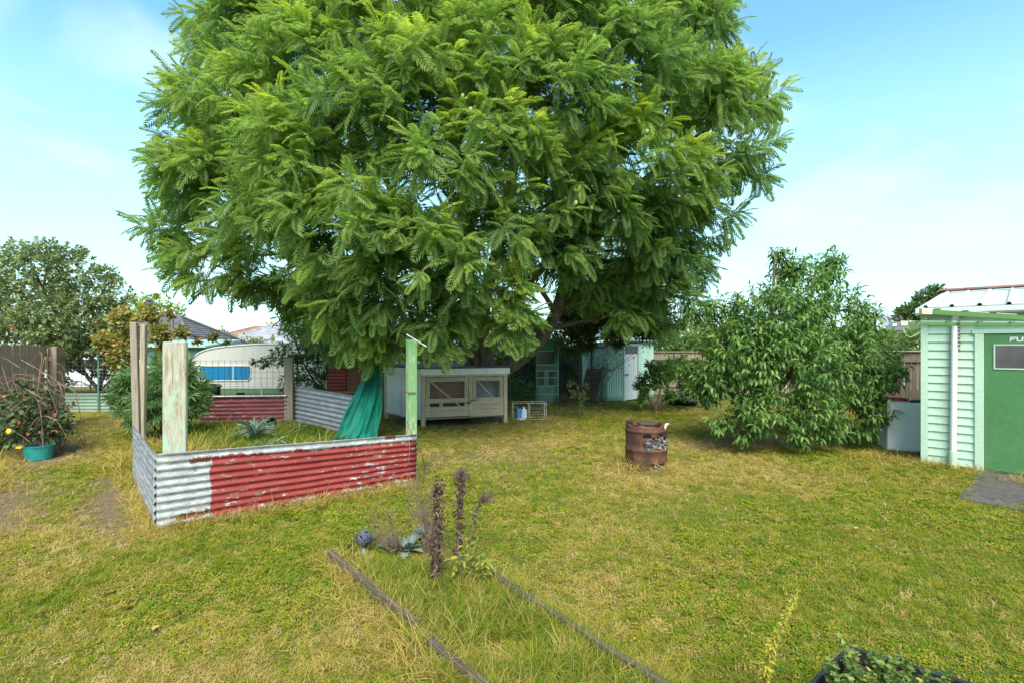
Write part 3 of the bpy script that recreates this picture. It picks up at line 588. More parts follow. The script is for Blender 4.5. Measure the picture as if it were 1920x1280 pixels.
def hutch():
    A = np.array([-2.0, 11.74]); L = 2.0; a = R(20); t = thing('rabbit_hutch', 'long timber rabbit hutch with white side and two mesh doors', 'hutch', (*A, 0), a); D = 1.7; sk = -.60  # side leans back-left
    H = 1.28
    def sx(y): return sk * y / D * 1.0
    # side wall of three wide boards, back and far side
    for i, (z0, z1) in enumerate(((.14, .50), (.503, .86), (.863, 1.14))):
        MB().add([(0, .05, z0), (sx(D), D, z0), (sx(D), D, z1), (0, .05, z1), (.02, .05, z0), (sx(D) + .02, D, z0), (sx(D) + .02, D, z1), (.02, .05, z1)], [(0, 1, 2, 3)[::-1], (4, 5, 6, 7), (0, 4, 7, 3), (1, 2, 6, 5), (3, 7, 6, 2), (0, 1, 5, 4)]).build('side_board', M_hw, t)
    MB().add([(sx(D), D, .14), (L + sx(D), D, .14), (L + sx(D), D, H - .05), (sx(D), D, H - .05), (sx(D), D + .02, .14), (L + sx(D), D + .02, .14), (L + sx(D), D + .02, H - .05), (sx(D), D + .02, H - .05)], [(0, 1, 2, 3), (7, 6, 5, 4), (0, 4, 5, 1), (3, 2, 6, 7), (0, 3, 7, 4), (1, 5, 6, 2)]).build('back_panel', M_hw, t)
    MB().add([(L - .02, .05, .14), (L - .02 + sx(D), D, .14), (L - .02 + sx(D), D, H - .05), (L - .02, .05, H - .05), (L, .05, .14), (L + sx(D), D, .14), (L + sx(D), D, H - .05), (L, .05, H - .05)], [(0, 3, 2, 1), (4, 5, 6, 7), (0, 1, 5, 4), (2, 3, 7, 6), (1, 2, 6, 5), (0, 4, 7, 3)]).build('side_panel', M_hw, t)
    MB().add([(0, .06, .14), (L, .06, .14), (L + sx(D), D - .01, .14), (sx(D), D - .01, .14), (0, .06, .165), (L, .06, .165), (L + sx(D), D - .01, .165), (sx(D), D - .01, .165)], [(0, 3, 2, 1), (4, 5, 6, 7), (0, 1, 5, 4), (1, 2, 6, 5), (2, 3, 7, 6), (3, 0, 4, 7)]).build('floor', M_tim0, t)
    MB().box((.06, .35, .17), (1.06, .37, 1.1)).build('lining', M_inside, t); MB().box((1.1, .30, .17), (1.92, .32, 1.1)).build('lining', M_inside2, t)
    for x in (-.0, L - .09): MB().box((x, -.045, 0), (x + .09, .045, 1.13)).build('leg', M_tim2, t, bevel=.004)
    for x in (sx(D), L + sx(D) - .09): MB().box((x, D - .1, 0), (x + .09, D - .022, 1.13)).build('leg', M_tim2, t, bevel=.004)
    MB().box((1.075, -.045, .19), (1.155, .045, 1.075)).build('mullion', M_tim2, t, bevel=.004)
    MB().box((.0, -.048, 1.085), (L, .03, 1.128)).build('head_rail', M_tim0, t)
    # fascia and roof
    MB().box((-.03, -.075, 1.132), (L + .05, -.05, H - .012)).build('fascia', M_fasc, t)
    MB().add([(-.035, -.075, 1.132), (-.01, -.05, 1.132), (sx(D) - .01, D, 1.132), (sx(D) - .035, D, 1.132), (-.035, -.075, H - .012), (-.01, -.05, H - .012), (sx(D) - .01, D, H - .012), (sx(D) - .035, D, H - .012)], [(0, 3, 2, 1), (4, 5, 6, 7), (0, 1, 5, 4), (1, 2, 6, 5), (2, 3, 7, 6), (3, 0, 4, 7)]).build('fascia', M_hw, t)
    MB().add([(-.05, -.09, H - .01), (L + .07, -.09, H - .01), (L + .07 + sx(D), D + .08, H + .0), (sx(D) - .05, D + .08, H + .0), (-.05, -.09, H + .02), (L + .07, -.09, H + .02), (L + .07 + sx(D), D + .08, H + .05), (sx(D) - .05, D + .08, H + .05)], [(0, 3, 2, 1), (4, 5, 6, 7), (0, 1, 5, 4), (1, 2, 6, 5), (2, 3, 7, 6), (3, 0, 4, 7)]).build('roof', M_darkroof, t)
    for k, (x0, x1) in enumerate(((.10, 1.065), (1.165, 1.90))):
        z0, z1, zm = .20, 1.07, .56; d = MB().box((x0, -.03, z1 - .09), (x1, .0, z1)).build('door', M_tim0, t)   # the door's top rail carries its other pieces
        MB().box((x0, -.03, z0), (x0 + .085, .0, z1 - .092)).build('stile', M_tim2, d); MB().box((x1 - .085, -.03, z0), (x1, .0, z1 - .092)).build('stile', M_tim2, d)
        if k == 0:
            for a0, b0 in ((zm - .05, zm + .045), (z0 + .135, z0 + .225), (z0, z0 + .13)): MB().box((x0 - .01, -.05, a0), (x1, -.031, b0)).build('board', M_tim0, d)
            MB().box((x0 + .3, -.045, z0 + .228), (x0 + .38, -.0305, zm - .053)).build('block', M_tim2, d)
            MB().beam((x0 + .12, -.016, z1 - .1), (x1 - .2, -.016, z0 + .23), .028, .085, (0, 1, 0)).build('brace', M_tim2, d)
        else:
            for a0, b0 in ((zm - .12, zm + .04), (z0 + .15, zm - .126), (z0 - .02, z0 + .145)): MB().box((x0 - .01, -.05, a0), (x1, -.031, b0)).build('board', M_tim0, d)
            MB().beam((x0 + .12, -.016, z1 - .1), (x1 - .26, -.016, zm + .05), .028, .085, (0, 1, 0)).build('brace', M_tim2, d)
        w = MB(); mesh_panel(w, x0 + .01, x1 - .01, zm - .05 if k == 0 else zm, z1 + .0, -.054, .05, .0013); w.build('wire_mesh', M_wire, d)
        MB().box((x1 - .06 if k == 0 else x0 - .05, -.075, .49 if k == 0 else .54), (x1 + .05 if k == 0 else x0 + .08, -.056, .52 if k == 0 else .56)).build('latch', M_rust, d)
hutch()
def red_hutch():
    c = V(640, 700, 14.2); t = thing('red_hutch', 'small dark red corrugated hutch behind the green netting', 'hutch', (c[0], c[1], 0), R(12)); o = None
    m = m_paint('dark_red_iron', (.30, .05, .05), .6, (.09, .05, .04), .6, 5)
    P = corr((-.35, 0), (.12, 0), .55, 1.32, True, .09, .012, 8, .004); P.build('front_sheet', m, t)
    MB().box((.14, .02, .55), (1.15, .04, 1.3)).build('back_panel', M_inside, t); w = MB(); mesh_panel(w, .14, 1.15, .58, 1.28, 0, .06, .0025); w.build('wire_mesh', M_rust, t)
    MB().box((-.35, -.03, .46), (1.15, .03, .54)).build('rail', m, t); MB().box((.45, -.02, .55), (.51, .018, 1.3)).build('stile', m, t)
    for x in (-.33, 1.07):
        for y in (-.02, .8): MB().box((x, y, 0), (x + .07, y + .07, .455 if y < .1 else 1.3)).build('leg', M_paldark, t)
    MB().box((-.35, .05, .56), (-.33, .8, 1.3)).build('side_panel', m, t); MB().box((-.33, .82, .5), (1.13, .84, 1.3)).build('back_panel', m, t)
    MB().add([(-.45, -.15, 1.33), (1.25, -.15, 1.33), (1.25, .95, 1.42), (-.45, .95, 1.42), (-.45, -.15, 1.36), (1.25, -.15, 1.36), (1.25, .95, 1.45), (-.45, .95, 1.45)], [(0, 3, 2, 1), (4, 5, 6, 7), (0, 1, 5, 4), (1, 2, 6, 5), (2, 3, 7, 6), (3, 0, 4, 7)]).build('roof', M_darkroof, t)
    MB().box((.3, -.1, 1.47), (1.3, .04, 1.55)).build('plank', M_palg, t)
red_hutch()

# ================================================================== iron pen
def m_redsheet(bare_to, name, red=(.255, .034, .027)):
    t = NT(name); x = t.axis(0); z = t.axis(2); st = (1, 1, 2.6)
    galv = t.ramp(t.noise(7, 7, .7, t.coord((1, 1, 2))), [(.3, (.22, .22, .21)), (.5, (.33, .335, .33)), (.65, (.50, .50, .48))])
    galv = t.mix(t.ramp(t.noise(30, 5, .7, t.coord((.4, 1, 3))), [(.48, 0), (.68, .8)]), galv, (.13, .11, .09))
    redc = t.ramp(t.noise(5, 5, .6, t.coord((.5, 1, 2))), [(.3, (red[0] * .72, red[1] * .7, red[2] * .7)), (.7, (red[0] * 1.15, red[1] * 1.5, red[2] * 1.6))])
    wob = t.math('MULTIPLY', t.math('SUBTRACT', t.noise(9, 7, .75, t.coord((1, 1, .6))), .5), .22)
    m1 = t.math('GREATER_THAN', t.math('ADD', x, wob), bare_to)
    # paint gone along the top flute, the bottom edge and in flakes
    fl = t.noise(13, 8, .75, t.coord((.55, 1, 1.7), (4, 0, 2))); m2 = t.ramp(t.math('ADD', fl, t.math('MULTIPLY', t.math('SUBTRACT', t.noise(1.3, 3, .5, t.coord((1, 1, 1), (3, 3, 3))), .5), .25)), [(.57, 1), (.6, 0)])
    m3 = t.math('LESS_THAN', t.math('ADD', z, t.math('MULTIPLY', t.math('SUBTRACT', t.noise(9, 4, .6, t.coord((1, 1, .2))), .5), .03)), .64); m3 = t.math('LESS_THAN', z, t.math('ADD', t.math('MULTIPLY', x, -.0425), t.math('ADD', .662, wob)))
    m4 = t.math('GREATER_THAN', z, t.math('ADD', .055, wob))
    k = t.math('MULTIPLY', t.math('MULTIPLY', m1, m2), t.math('MULTIPLY', m3, m4))
    c = t.mix(k, galv, redc)
    # rust: bands at the paint's left edge near the top and bottom, and spots
    def spot(x0, x1, z0, z1):
        a = t.math('MULTIPLY', t.math('GREATER_THAN', t.math('ADD', x, t.math('MULTIPLY', wob, 2.0)), x0), t.math('LESS_THAN', x, x1)); b = t.math('MULTIPLY', t.math('GREATER_THAN', t.math('ADD', z, t.math('MULTIPLY', wob, .5)), z0), t.math('LESS_THAN', t.math('ADD', z, wob), z1)); return t.math('MULTIPLY', a, b)
    r = t.math('MAXIMUM', spot(bare_to - .18, bare_to + .0, .60, .66), spot(bare_to - .27, bare_to + .02, .075, .135)); r = t.math('MAXIMUM', r, spot(2.33, 2.5, .6, .68))
    rc = t.ramp(t.noise(22, 5, .7), [(.35, (.07, .03, .02)), (.6, (.22, .085, .05))]); r = t.math('MAXIMUM', r, t.ramp(t.noise(17, 6, .7, t.coord((1, 1, 1), (8, 1, 0))), [(.63, 0), (.68, .85)]))
    c = t.mix(r, c, rc); t.col(c).rough(.55).bump(fl, .15, .003); t.p.inputs['Specular IOR Level'].default_value = .22; return t.m
def m_galv(name, a=(.16, .165, .17), b=(.36, .37, .38), c=(.5, .5, .5)):
    t = NT(name); v = t.noise(5, 7, .7, t.coord((.6, 1, 2))); k = t.ramp(v, [(.3, a), (.52, b), (.7, c)]); k = t.mix(t.ramp(t.noise(11, 6, .7, t.coord((.4, 1, 1.5), (5, 3, 1))), [(.6, 0), (.75, .75)]), k, (.17, .11, .08))
    t.col(k).rough(.5).metal(.15); return t.m
FL, FR, BR = np.array([-3.38, 5.07]), np.array([-1.225, 6.86]), np.array([-5.12, 12.4])
def sheet_obj(label, p, q, z0, z1, mat, **k):
    p = np.asarray(p, float); q = np.asarray(q, float); d = q - p; L = np.linalg.norm(d); b = corr((0, 0), (L, 0), z0, z1, True, **k)
    o = b.build('iron_sheet', mat, smooth=True, loc=(p[0], p[1], 0), rot=(0, 0, math.atan2(d[1], d[0]))); return reg(o, label, 'iron sheet', 'corrugated iron sheets of the garden pen')
sheet_obj('flaking red corrugated sheet with bare white end, front of pen', FL, FR, -.02, .735, m_redsheet(.46, 'flaking_red_iron'), wl=.0755, amp=.013, seed=3, dent=.025, z1b=.635, z0b=-.01, ragged=.012)
sheet_obj('dull grey corrugated sheet on the left side of the pen', (-5.2, 7.32), (-3.42, 5.10), .02, .70, m_galv('dull_iron', (.12, .12, .12), (.25, .25, .25), (.36, .35, .34)), wl=.076, amp=.012, seed=5, dent=.03, z1b=.735, z0b=.0)
sheet_obj('faded red corrugated sheet at the back of the pen', V(377, 745, 12.0)[:2], V(538, 745, 12.25)[:2], -.03, .63, m_redsheet(-5, 'faded_red_iron', (.2, .045, .045)), wl=.09, amp=.011, seed=6, dent=.02)
sheet_obj('clean silver corrugated sheet on the right side of the pen', V(552, 745, 12.35)[:2], V(690, 745, 10.05)[:2], .05, .85, m_galv('silver_iron', (.20, .205, .215), (.30, .31, .325), (.42, .43, .44)), wl=.1, amp=.017, seed=9, dent=.01, z1b=.80, z0b=.03)
MB().tube([(*V(377, 745, 11.97)[:2], .635), (*V(538, 745, 12.22)[:2], .635)], .03, 10).build('pipe_rail', M_wire, smooth='auto'); reg(bpy.data.objects['pipe_rail'], 'pale pipe lying along the top of the back red sheet', 'pipe')
def post(label, c, w, d, h, mat, rz=0, lean=(0, 0), name='timber_post', bev=.012, group='upright posts of the garden pen'):
    o = MB().box((-w / 2, -d / 2, -.05), (w / 2, d / 2, h)).build(name, mat, loc=(c[0], c[1], 0), rot=(lean[0], lean[1], rz), bevel=bev); return reg(o, label, 'post', group)
M_plank = m_wood('plank_flaking_pale_paint', (.17, .12, .075), (.34, .27, .18), (.42, .36, .25), 2, 70, .85, (.60, .66, .50), .75)
t_ = NT('plank_paint'); 
def m_plank():
    t = NT('pale_green_flaking_paint'); g = t.noise(60, 6, .65, t.coord((1, 1, .05))); w = t.ramp(g, [(.3, (.16, .10, .06)), (.6, (.34, .25, .16))])
    f = t.noise(30, 9, .78, t.coord((1, 1, .12), (1, 3, 2))); cream = t.ramp(t.noise(40, 4, .6, t.coord((1, 1, .2))), [(.3, (.27, .265, .185)), (.7, (.42, .41, .31))])
    c = t.mix(t.ramp(f, [(.50, 1), (.56, 0)]), w, cream); gf = t.math('ADD', t.noise(3.2, 6, .65, t.coord((1, 1, .6), (4, 1, 7))), t.math('MULTIPLY', t.math('SUBTRACT', f, .5), .4))
    c = t.mix(t.ramp(gf, [(.52, 0), (.58, .85)]), c, (.30, .43, .29)); t.col(c).rough(.85).bump(g, .4, .004); return t.m
M_plank = m_plank()
post('wide flaking pale green plank post at the front left of the pen', (FL[0] + .04, FL[1] + .22), .225, .05, 1.80, M_plank, R(4))
post('thin weathered grey post behind the left iron sheet', (-5.345, 7.62), .09, .07, 2.10, M_post, R(10), (0, R(-1.4)))
post('taller grey post just behind the thin one', (-6.2, 8.95), .085, .08, 2.12, M_palg, R(0), (0, R(.6)))
post('short thick grey post between the back and silver sheets', (BR[0] - .03, BR[1] - .08), .19, .15, 1.50, M_post, R(10))
M_gpost = m_wood('mint_flaking_post', (.26, .22, .13), (.45, .42, .26), (.5, .46, .3), 2, 60, .7, (.15, .285, .11), .08)
gp = post('flaking bright green post at the front right of the pen', (FR[0] - .085, FR[1] + .09), .12, .10, 1.84, M_gpost, R(36))
MB().beam((-.16, -.06, 1.17), (.03, -.055, 1.155), .014, .014).build('nail', M_rust, gp)
o = MB().tube([(0, 0, 0), (.25, .03, -.155)], .009, 8).build('steel_rod', M_wire, loc=tuple(V(762, 627, 6.8))); reg(o, 'short steel rod slanting across the top of the green post', 'rod')
o = MB().tube(curve_pts([V(764, 790, 6.8), V(772, 815, 6.76), V(786, 838, 6.72), V(795, 868, 6.7), V(794, 905, 6.68)], 14), .0045, 6).build('fence_wire', M_black); reg(o, 'dark loose wire hanging off the green post', 'wire')
o = MB().tube(curve_pts([V(766, 812, 6.80), V(768, 850, 6.76), V(764, 872, 6.76)], 10), .003, 6).build('tie_wire', M_wire); reg(o, 'thin tie wire looped over the red sheet by the green post', 'wire')

def netting():
    t = NT('green_shade_cloth'); c = t.ramp(t.noise(3, 5, .6, t.coord((1, 1, .4))), [(.3, (.0, .19, .13)), (.7, (.01, .34, .23))]); c = t.mix(t.ramp(t.noise(9, 6, .75, t.coord((1, 1, .6))), [(.69, 0), (.73, .8)]), c, (.38, .34, .18)); t.col(c).rough(.7)
    tr = t.n.new('ShaderNodeBsdfTranslucent'); tr.inputs[0].default_value = (.01, .3, .2, 1); tp = t.n.new('ShaderNodeBsdfTransparent'); ms = t.n.new('ShaderNodeMixShader'); ms.inputs[0].default_value = .35; t.l.new(t.p.outputs[0], ms.inputs[1]); t.l.new(tr.outputs[0], ms.inputs[2])
    m2 = t.n.new('ShaderNodeMixShader'); m2.inputs[0].default_value = .2; t.l.new(ms.outputs[0], m2.inputs[1]); t.l.new(tp.outputs[0], m2.inputs[2]); t.l.new(m2.outputs[0], t.out.inputs[0])
    rows = [(655, 698, 712), (668, 692, 717), (680, 690, 718), (700, 682, 718), (725, 670, 717), (755, 656, 716), (785, 642, 713), (812, 630, 709), (822, 622, 707)]
    ys = np.linspace(0, len(rows) - 1, 40); ra = np.array(rows, float); P = np.zeros((40, 46, 3)); u = np.linspace(0, 1, 46)
    for i, k in enumerate(ys):
        y = np.interp(k, range(len(rows)), ra[:, 0]); a = np.interp(k, range(len(rows)), ra[:, 1]); b = np.interp(k, range(len(rows)), ra[:, 2]); dep = 10.0 - .35 * k / 8
        fold = .04 * np.sin(u * 15 + 2.2 * fbm(u * 2, np.full(46, k * .5), 95, 2)) * (1 - .45 * k / 8) + .02 * np.sin(u * 37 + k * .6) + .30 * (fbm(u * 4, np.full(46, k * .55), 91, 3) - .5)
        for j in range(46): P[i, j] = V(a + (b - a) * (u[j] + .02 * math.sin(k * 2 + j * .5)), y + 1.5 * math.sin(j * .9), dep + fold[j])
    o = MB().sheet(P[::-1], .0015).build('shade_netting', t.m, smooth=True); reg(o, 'green shade netting draped down from the tree beside the hutch', 'netting')
netting()

# ================================================================== caravan and wire fence behind the pen
def caravan():
    Y = 17.0; x0 = V(352, 0, Y)[0]; x1 = V(560, 0, Y)[0]; t = thing('caravan', 'old white caravan with rounded roof and blue curtained window', 'caravan', (x0, Y, 0)); L = x1 - x0 + 1.2
    body = m_paint('caravan_white', (.56, .55, .50), .45, (.3, .26, .19), .4, 2); trim = m_paint('caravan_trim', (.72, .72, .70))
    # side outline: rounded front end, gently rising roof
    top = 1.84; out = [(0.1, .30), (.02, .95), (.05, 1.22), (.22, 1.45), (.5, 1.62), (.95, 1.73), (1.7, 1.80), (2.6, top), (L, top + .01), (L, .30)]
    b = MB(); k = len(out); v = [(x, 0, z) for x, z in out] + [(x, 1.9, z) for x, z in out]; b.add(v, [tuple(range(k)), tuple(range(2 * k - 1, k - 1, -1))] + [(i, i + k, (i + 1) % k + k, (i + 1) % k) for i in range(k)]); b.build('body', body, t)
    pr = [(x, -.012, z) for x, z in out[1:-1]]; MB().tube(curve_pts(pr, 30), .022, 8).build('roof_trim', trim, t, smooth='auto')
    MB().tube(curve_pts([(x + .0, .0, z) for x, z in ((.04, 1.17), (.6, 1.16), (1.8, 1.18))], 6), .016, 8).build('belt_trim', trim, t, smooth='auto')
    wx0, wx1, wz0, wz1 = .40, 2.02, .68, 1.15; w = MB()
    fr = [(wx0, wz0 + .08), (wx0 + .05, wz0), (wx1 - .1, wz0), (wx1, wz0 + .1), (wx1, wz1 - .05), (wx1 - .05, wz1), (wx0 + .03, wz1), (wx0, wz1 - .03), (wx0, wz0 + .08)]
    f = MB().tube([(x, -.02, z) for x, z in fr], .018, 6).build('window', trim, t); mid = wx0 + 1.06
    MB().box((mid - .012, -.032, wz0 + .01), (mid + .012, -.008, wz1 - .01)).build('mullion', trim, f)
    cu = NT('blue_curtain'); cu.col(cu.ramp(cu.noise(6, 3, .5, cu.coord((3, 1, .2))), [(.3, (.0, .09, .26)), (.7, (.005, .26, .50))])).rough(.35)
    MB().box((wx0 + .02, -.010, wz0 + .02), (mid - .014, -.004, wz1 - .015)).build('pane', cu.m, f); MB().box((mid + .014, -.010, wz0 + .02), (wx1 - .03, -.004, wz1 - .015)).build('pane', cu.m, f)
    MB().box((.12, -.014, .30), (L - .02, -.002, .44)).build('skirt', m_paint('caravan_green_band', (.10, .20, .11)), t); MB().box((1.5, .1, 0), (1.62, .4, .299)).build('stand', M_black, t); MB().box((4.0, .1, 0), (4.12, .4, .299)).build('stand', M_black, t)
    MB().box((.3, -.016, .52), (L - .02, -.002, .535)).build('side_trim', trim, t)
caravan()
def wire_fence(label, A, B, z0, z1, step, posts, mat, name='wire_fence'):
    A = np.asarray(A[:2], float); B = np.asarray(B[:2], float); d = B - A; L = np.linalg.norm(d); t = thing(name, label, 'fence', (*A, 0), math.atan2(d[1], d[0])); w = MB(); mesh_panel(w, 0, L, z0, z1, 0, step, .0035); w.build('wire_mesh', mat, t)
    for x in posts: MB().box((x - .02, -.02, 0), (x + .02, .0, z1 + .15)).build('post', M_dgreen, t)
M_dgreen = m_paint('steel_post_green', (.06, .17, .10))
M_dwire = m_noise('dull_wire', (.08, .075, .07), (.17, .16, .15), 20, .6, 0, metal=.4)
wire_fence('rusty wire mesh fence in front of the caravan', V(352, 700, 14.6), V(560, 700, 14.9), .25, 1.38, .16, (0.02, 2.9), M_dwire)
wire_fence('wire mesh gate with a green post below the apple tree', V(104, 700, 14.2), V(250, 700, 14.6), .45, 1.55, .1, (1.0,), M_dwire, 'wire_gate')
o = corr((0, 0), (2.2, 0), .0, .50, True, .09, .012, 31, .01).build('iron_sheet', m_paint('grey_green_iron', (.20, .27, .20), .6, (.15, .13, .1), .5), loc=tuple(G(100, 771)), smooth=True); reg(o, 'low grey green corrugated sheet under the wire gate', 'iron sheet')
o = MB().lathe([(.001, .0), (.27, 0), (.24, .74), (.265, .75), (.265, .80), (.23, .82), (.2, .83), (.2, .76), (.001, .75)], k=28).build('compost_bin', M_black, loc=tuple(V(393, 700, 13.2)[:2]) + (0,), smooth='auto'); reg(o, 'black plastic compost bin standing before the caravan', 'bin')
o = MB().tube([(0, 0, 0), (-.02, 0, .92)], .014, 8).build('white_stake', M_white, loc=tuple(V(491, 700, 13.9)[:2]) + (0,)); reg(o, 'thin white stake by the wire mesh fence', 'stake')

# ================================================================== houses beyond
def hip_house(name, label, c, w, d, wall_h, roof_h, mroof, mwall, rz=0, ridge=.4, course=.32, win=True):
    t = thing(name, label, 'house', (c[0], c[1], 0), rz); MB().box((-w / 2, -d / 2, 0), (w / 2, d / 2, wall_h)).build('wall', mwall, t); ov = .45; x, y = w / 2 + ov, d / 2 + ov; rx = x * ridge
    # stepped tile courses on each slope
    b = MB(); n = max(6, int(math.hypot(y, roof_h) / course))
    for i in range(n):
        s0, s1 = i / n, (i + 1) / n; k = lambda s: (x + (rx - x) * s, y * (1 - s), wall_h - .1 + roof_h * s); a0, b0, z0 = k(s0); a1, b1, z1 = k(s1); lift = .04
        q = [(-a0, -b0, z0 + lift), (a0, -b0, z0 + lift), (a0, b0, z0 + lift), (-a0, b0, z0 + lift), (-a1, -b1, z1), (a1, -b1, z1), (a1, b1, z1), (-a1, b1, z1), (-a0, -b0, z0), (a0, -b0, z0), (a0, b0, z0), (-a0, b0, z0)]
        b.add(q, [(0, 1, 5, 4), (1, 2, 6, 5), (2, 3, 7, 6), (3, 0, 4, 7), (8, 9, 1, 0), (9, 10, 2, 1), (10, 11, 3, 2), (11, 8, 0, 3)])
    r = b.build('roof', mroof, t); rg = MB(); e = wall_h - .1 + roof_h
    rg.tube([(-rx, 0, e + .03), (rx, 0, e + .03)], .1, 8)
    for sx in (-1, 1):
        for sy in (-1, 1): rg.tube([(sx * rx, 0, e + .03), (sx * x, sy * y, wall_h - .05)], .09, 8)
    rg.build('ridge_tiles', mroof, r); MB().box((-x, -y - .06, wall_h - .2), (x, -y - .001, wall_h - .08)).build('gutter', M_white, t)
    if win:
        for xx in (-w * .3, w * .05, w * .33): q = MB().box((xx - .6, -d / 2 - .02, .9), (xx + .6, -d / 2 - .002, 2.0)).build('window', M_white, t); MB().box((xx - .54, -d / 2 - .03, .96), (xx + .54, -d / 2 - .021, 1.94)).build('pane', M_glassd, q)
    return t
M_tile = m_noise('charcoal_tiles', (.085, .08, .085), (.15, .14, .145), 2, .8, .1); M_tileb = m_noise('brown_tiles', (.22, .13, .08), (.32, .20, .13), 2, .8, .1); M_tileg = m_noise('grey_tiles', (.22, .22, .23), (.34, .34, .35), 2, .8, .1); M_housew = m_paint('house_weatherboard', (.5, .5, .47))
h = hip_house('neighbour_house', 'house with dark charcoal tiled hip roof behind the caravan', V(300, 0, 27), 5.2, 6.6, 1.95, 1.4, M_tile, M_housew, R(8), .3)
MB().lathe([(.001, 0), (.09, 0), (.09, .75), (.16, .76), (.16, .84), (.1, .86), (.1, .95), (.17, .97), (.02, 1.08)], (-.5, 0, 3.1), 14).build('flue', m_noise('flue_iron', (.06, .06, .065), (.12, .12, .13), 8, .6, 0), h, smooth='auto')
hip_house('neighbour_house', 'far house with brown tiled hip roof beyond the caravan', V(490, 0, 52), 9, 9, 2.2, 1.55, M_tileb, M_housew, R(20), .1, .6)
hip_house('neighbour_house', 'far house with pale grey tiled roof beside the brown one', V(555, 0, 46), 9, 8, 1.9, 1.9, M_tileg, M_housew, R(0), .35, .6)
def green_shed():
    c = V(345, 0, 21); t = thing('green_lean_to', 'pale green flat roofed shed behind the caravan', 'shed', (c[0], c[1], 0)); m = m_paint('pale_green_iron', (.30, .50, .36))
    MB().box((-1.6, .1, 0), (.75, 2.4, 1.72)).build('wall', m_paint('dark_green_wall', (.05, .13, .09)), t); MB().add([(-1.8, -.1, 1.73), (.9, -.1, 1.73), (.9, 2.6, 2.0), (-1.8, 2.6, 2.0), (-1.8, -.1, 1.79), (.9, -.1, 1.79), (.9, 2.6, 2.06), (-1.8, 2.6, 2.06)], [(0, 3, 2, 1), (4, 5, 6, 7), (0, 1, 5, 4), (1, 2, 6, 5), (2, 3, 7, 6), (3, 0, 4, 7)]).build('roof', m, t)
green_shed()
def right_house():
    c = V(1700, 0, 22); t = thing('neighbour_house', 'neighbour house with pale iron roof and satellite dish right of peach tree', 'house', (c[0], c[1], 0), R(-6)); wall = m_paint('pale_green_boards', (.42, .47, .44), .6, (.3, .3, .28), .3)
    for i in range(6): MB().box((-1.6, -.02 - .004 * (i % 2), 1.40 - .23 + i * .075), (8, .1, 1.40 - .23 + i * .075 + .074)).build('weatherboard', m_paint('grey_boards', (.35, .38, .40)) if i == 0 else bpy.data.materials['grey_boards'], t)
    MB().box((-1.6, -.0, 0), (8, 4, 1.16)).build('wall', wall, t)
    n = 34; P = np.zeros((3, n * 4, 3)); xs = np.linspace(-1.8, 8.2, n * 4)
    for i, (y, z) in enumerate(((-.35, 1.68), (.6, 1.93), (1.6, 2.18))): P[i, :, 0] = xs; P[i, :, 1] = y; P[i, :, 2] = z + .025 * (np.arange(n * 4) % 4 == 0)
    MB().sheet(P[::-1], .01).build('porch_roof', M_roofw, t); MB().tube([(-1.8, -.38, 1.66), (8.2, -.38, 1.66)], .06, 8).build('gutter', M_white, t)
    MB().box((-1.4, 1.6, 2.0), (8, 6, 2.5)).build('upper_wall', wall, t)
    MB().add([(-1.7, 1.3, 2.46), (8.2, 1.3, 2.46), (8.2, 6.5, 2.46), (-1.7, 6.5, 2.46), (.9, 3.9, 2.95), (8.2, 3.9, 2.95)], [(0, 1, 5, 4), (3, 4, 5, 2), (0, 4, 3), (1, 2, 5), (0, 3, 2, 1)]).build('roof', M_tile, t)
    d = MB().lathe([(.001, 0), (.2, .02), (.38, .08), (.39, .085), (.2, .028), (.001, .012)], k=24).build('satellite_dish', m_paint('dish_grey', (.34, .40, .43)), t, smooth='auto', loc=(-.5, 1.15, 2.78), rot=(R(75), 0, R(-20)))
    MB().tube([(-.5, 1.2, 2.75), (-.47, 1.35, 2.4), (-.47, 1.6, 2.3)], .03, 8).build('dish_mast', M_wire, t); MB().tube([(-.5, 1.2, 2.55), (-.1, .75, 2.68)], .02, 6).build('dish_arm', M_wire, t); MB().box((-.15, .66, 2.63), (-.01, .78, 2.73)).build('receiver', M_white, t)
right_house()

# ================================================================== trees
M_bark = m_noise('jacaranda_bark', (.07, .05, .038), (.20, .15, .11), 9, .95, .6, (1, 1, .3), bd=.02); M_twig = m_noise('brown_twig', (.07, .042, .028), (.15, .10, .07), 15, .9, 0); M_dead = m_noise('dead_stem', (.10, .06, .04), (.22, .15, .10), 18, .95, .2)
def lobe_branches(mb, tmb, roots, lobes, r0=.06, ntw=5, twr=.012):
    roots = np.asarray(roots)
    for c, r in lobes:
        c = np.asarray(c); r = np.broadcast_to(np.asarray(r, float), (3,)); d = np.linalg.norm((roots - c) * np.array([1, 1, 1.0]), axis=1) + 2.0 * np.maximum(0, roots[:, 2] - c[2]); s = roots[d.argmin()]; L = np.linalg.norm(c - s)
        m = (s + c) / 2 + RNG.normal(size=3) * .08 * L + np.array([0, 0, .12 * L]); p = curve_pts([s, m, c], 9); mb.tube(p, np.linspace(min(r0, .012 + L * .018), .012, 9), 6, cap=False, wob=.15)
        for _ in range(ntw):
            q = c + rand_dir(1)[0] * r * (.55 + .4 * RNG.random()); st = p[RNG.integers(4, 9)]; twigs(tmb, st, [q], twr, .004, .06, 4)

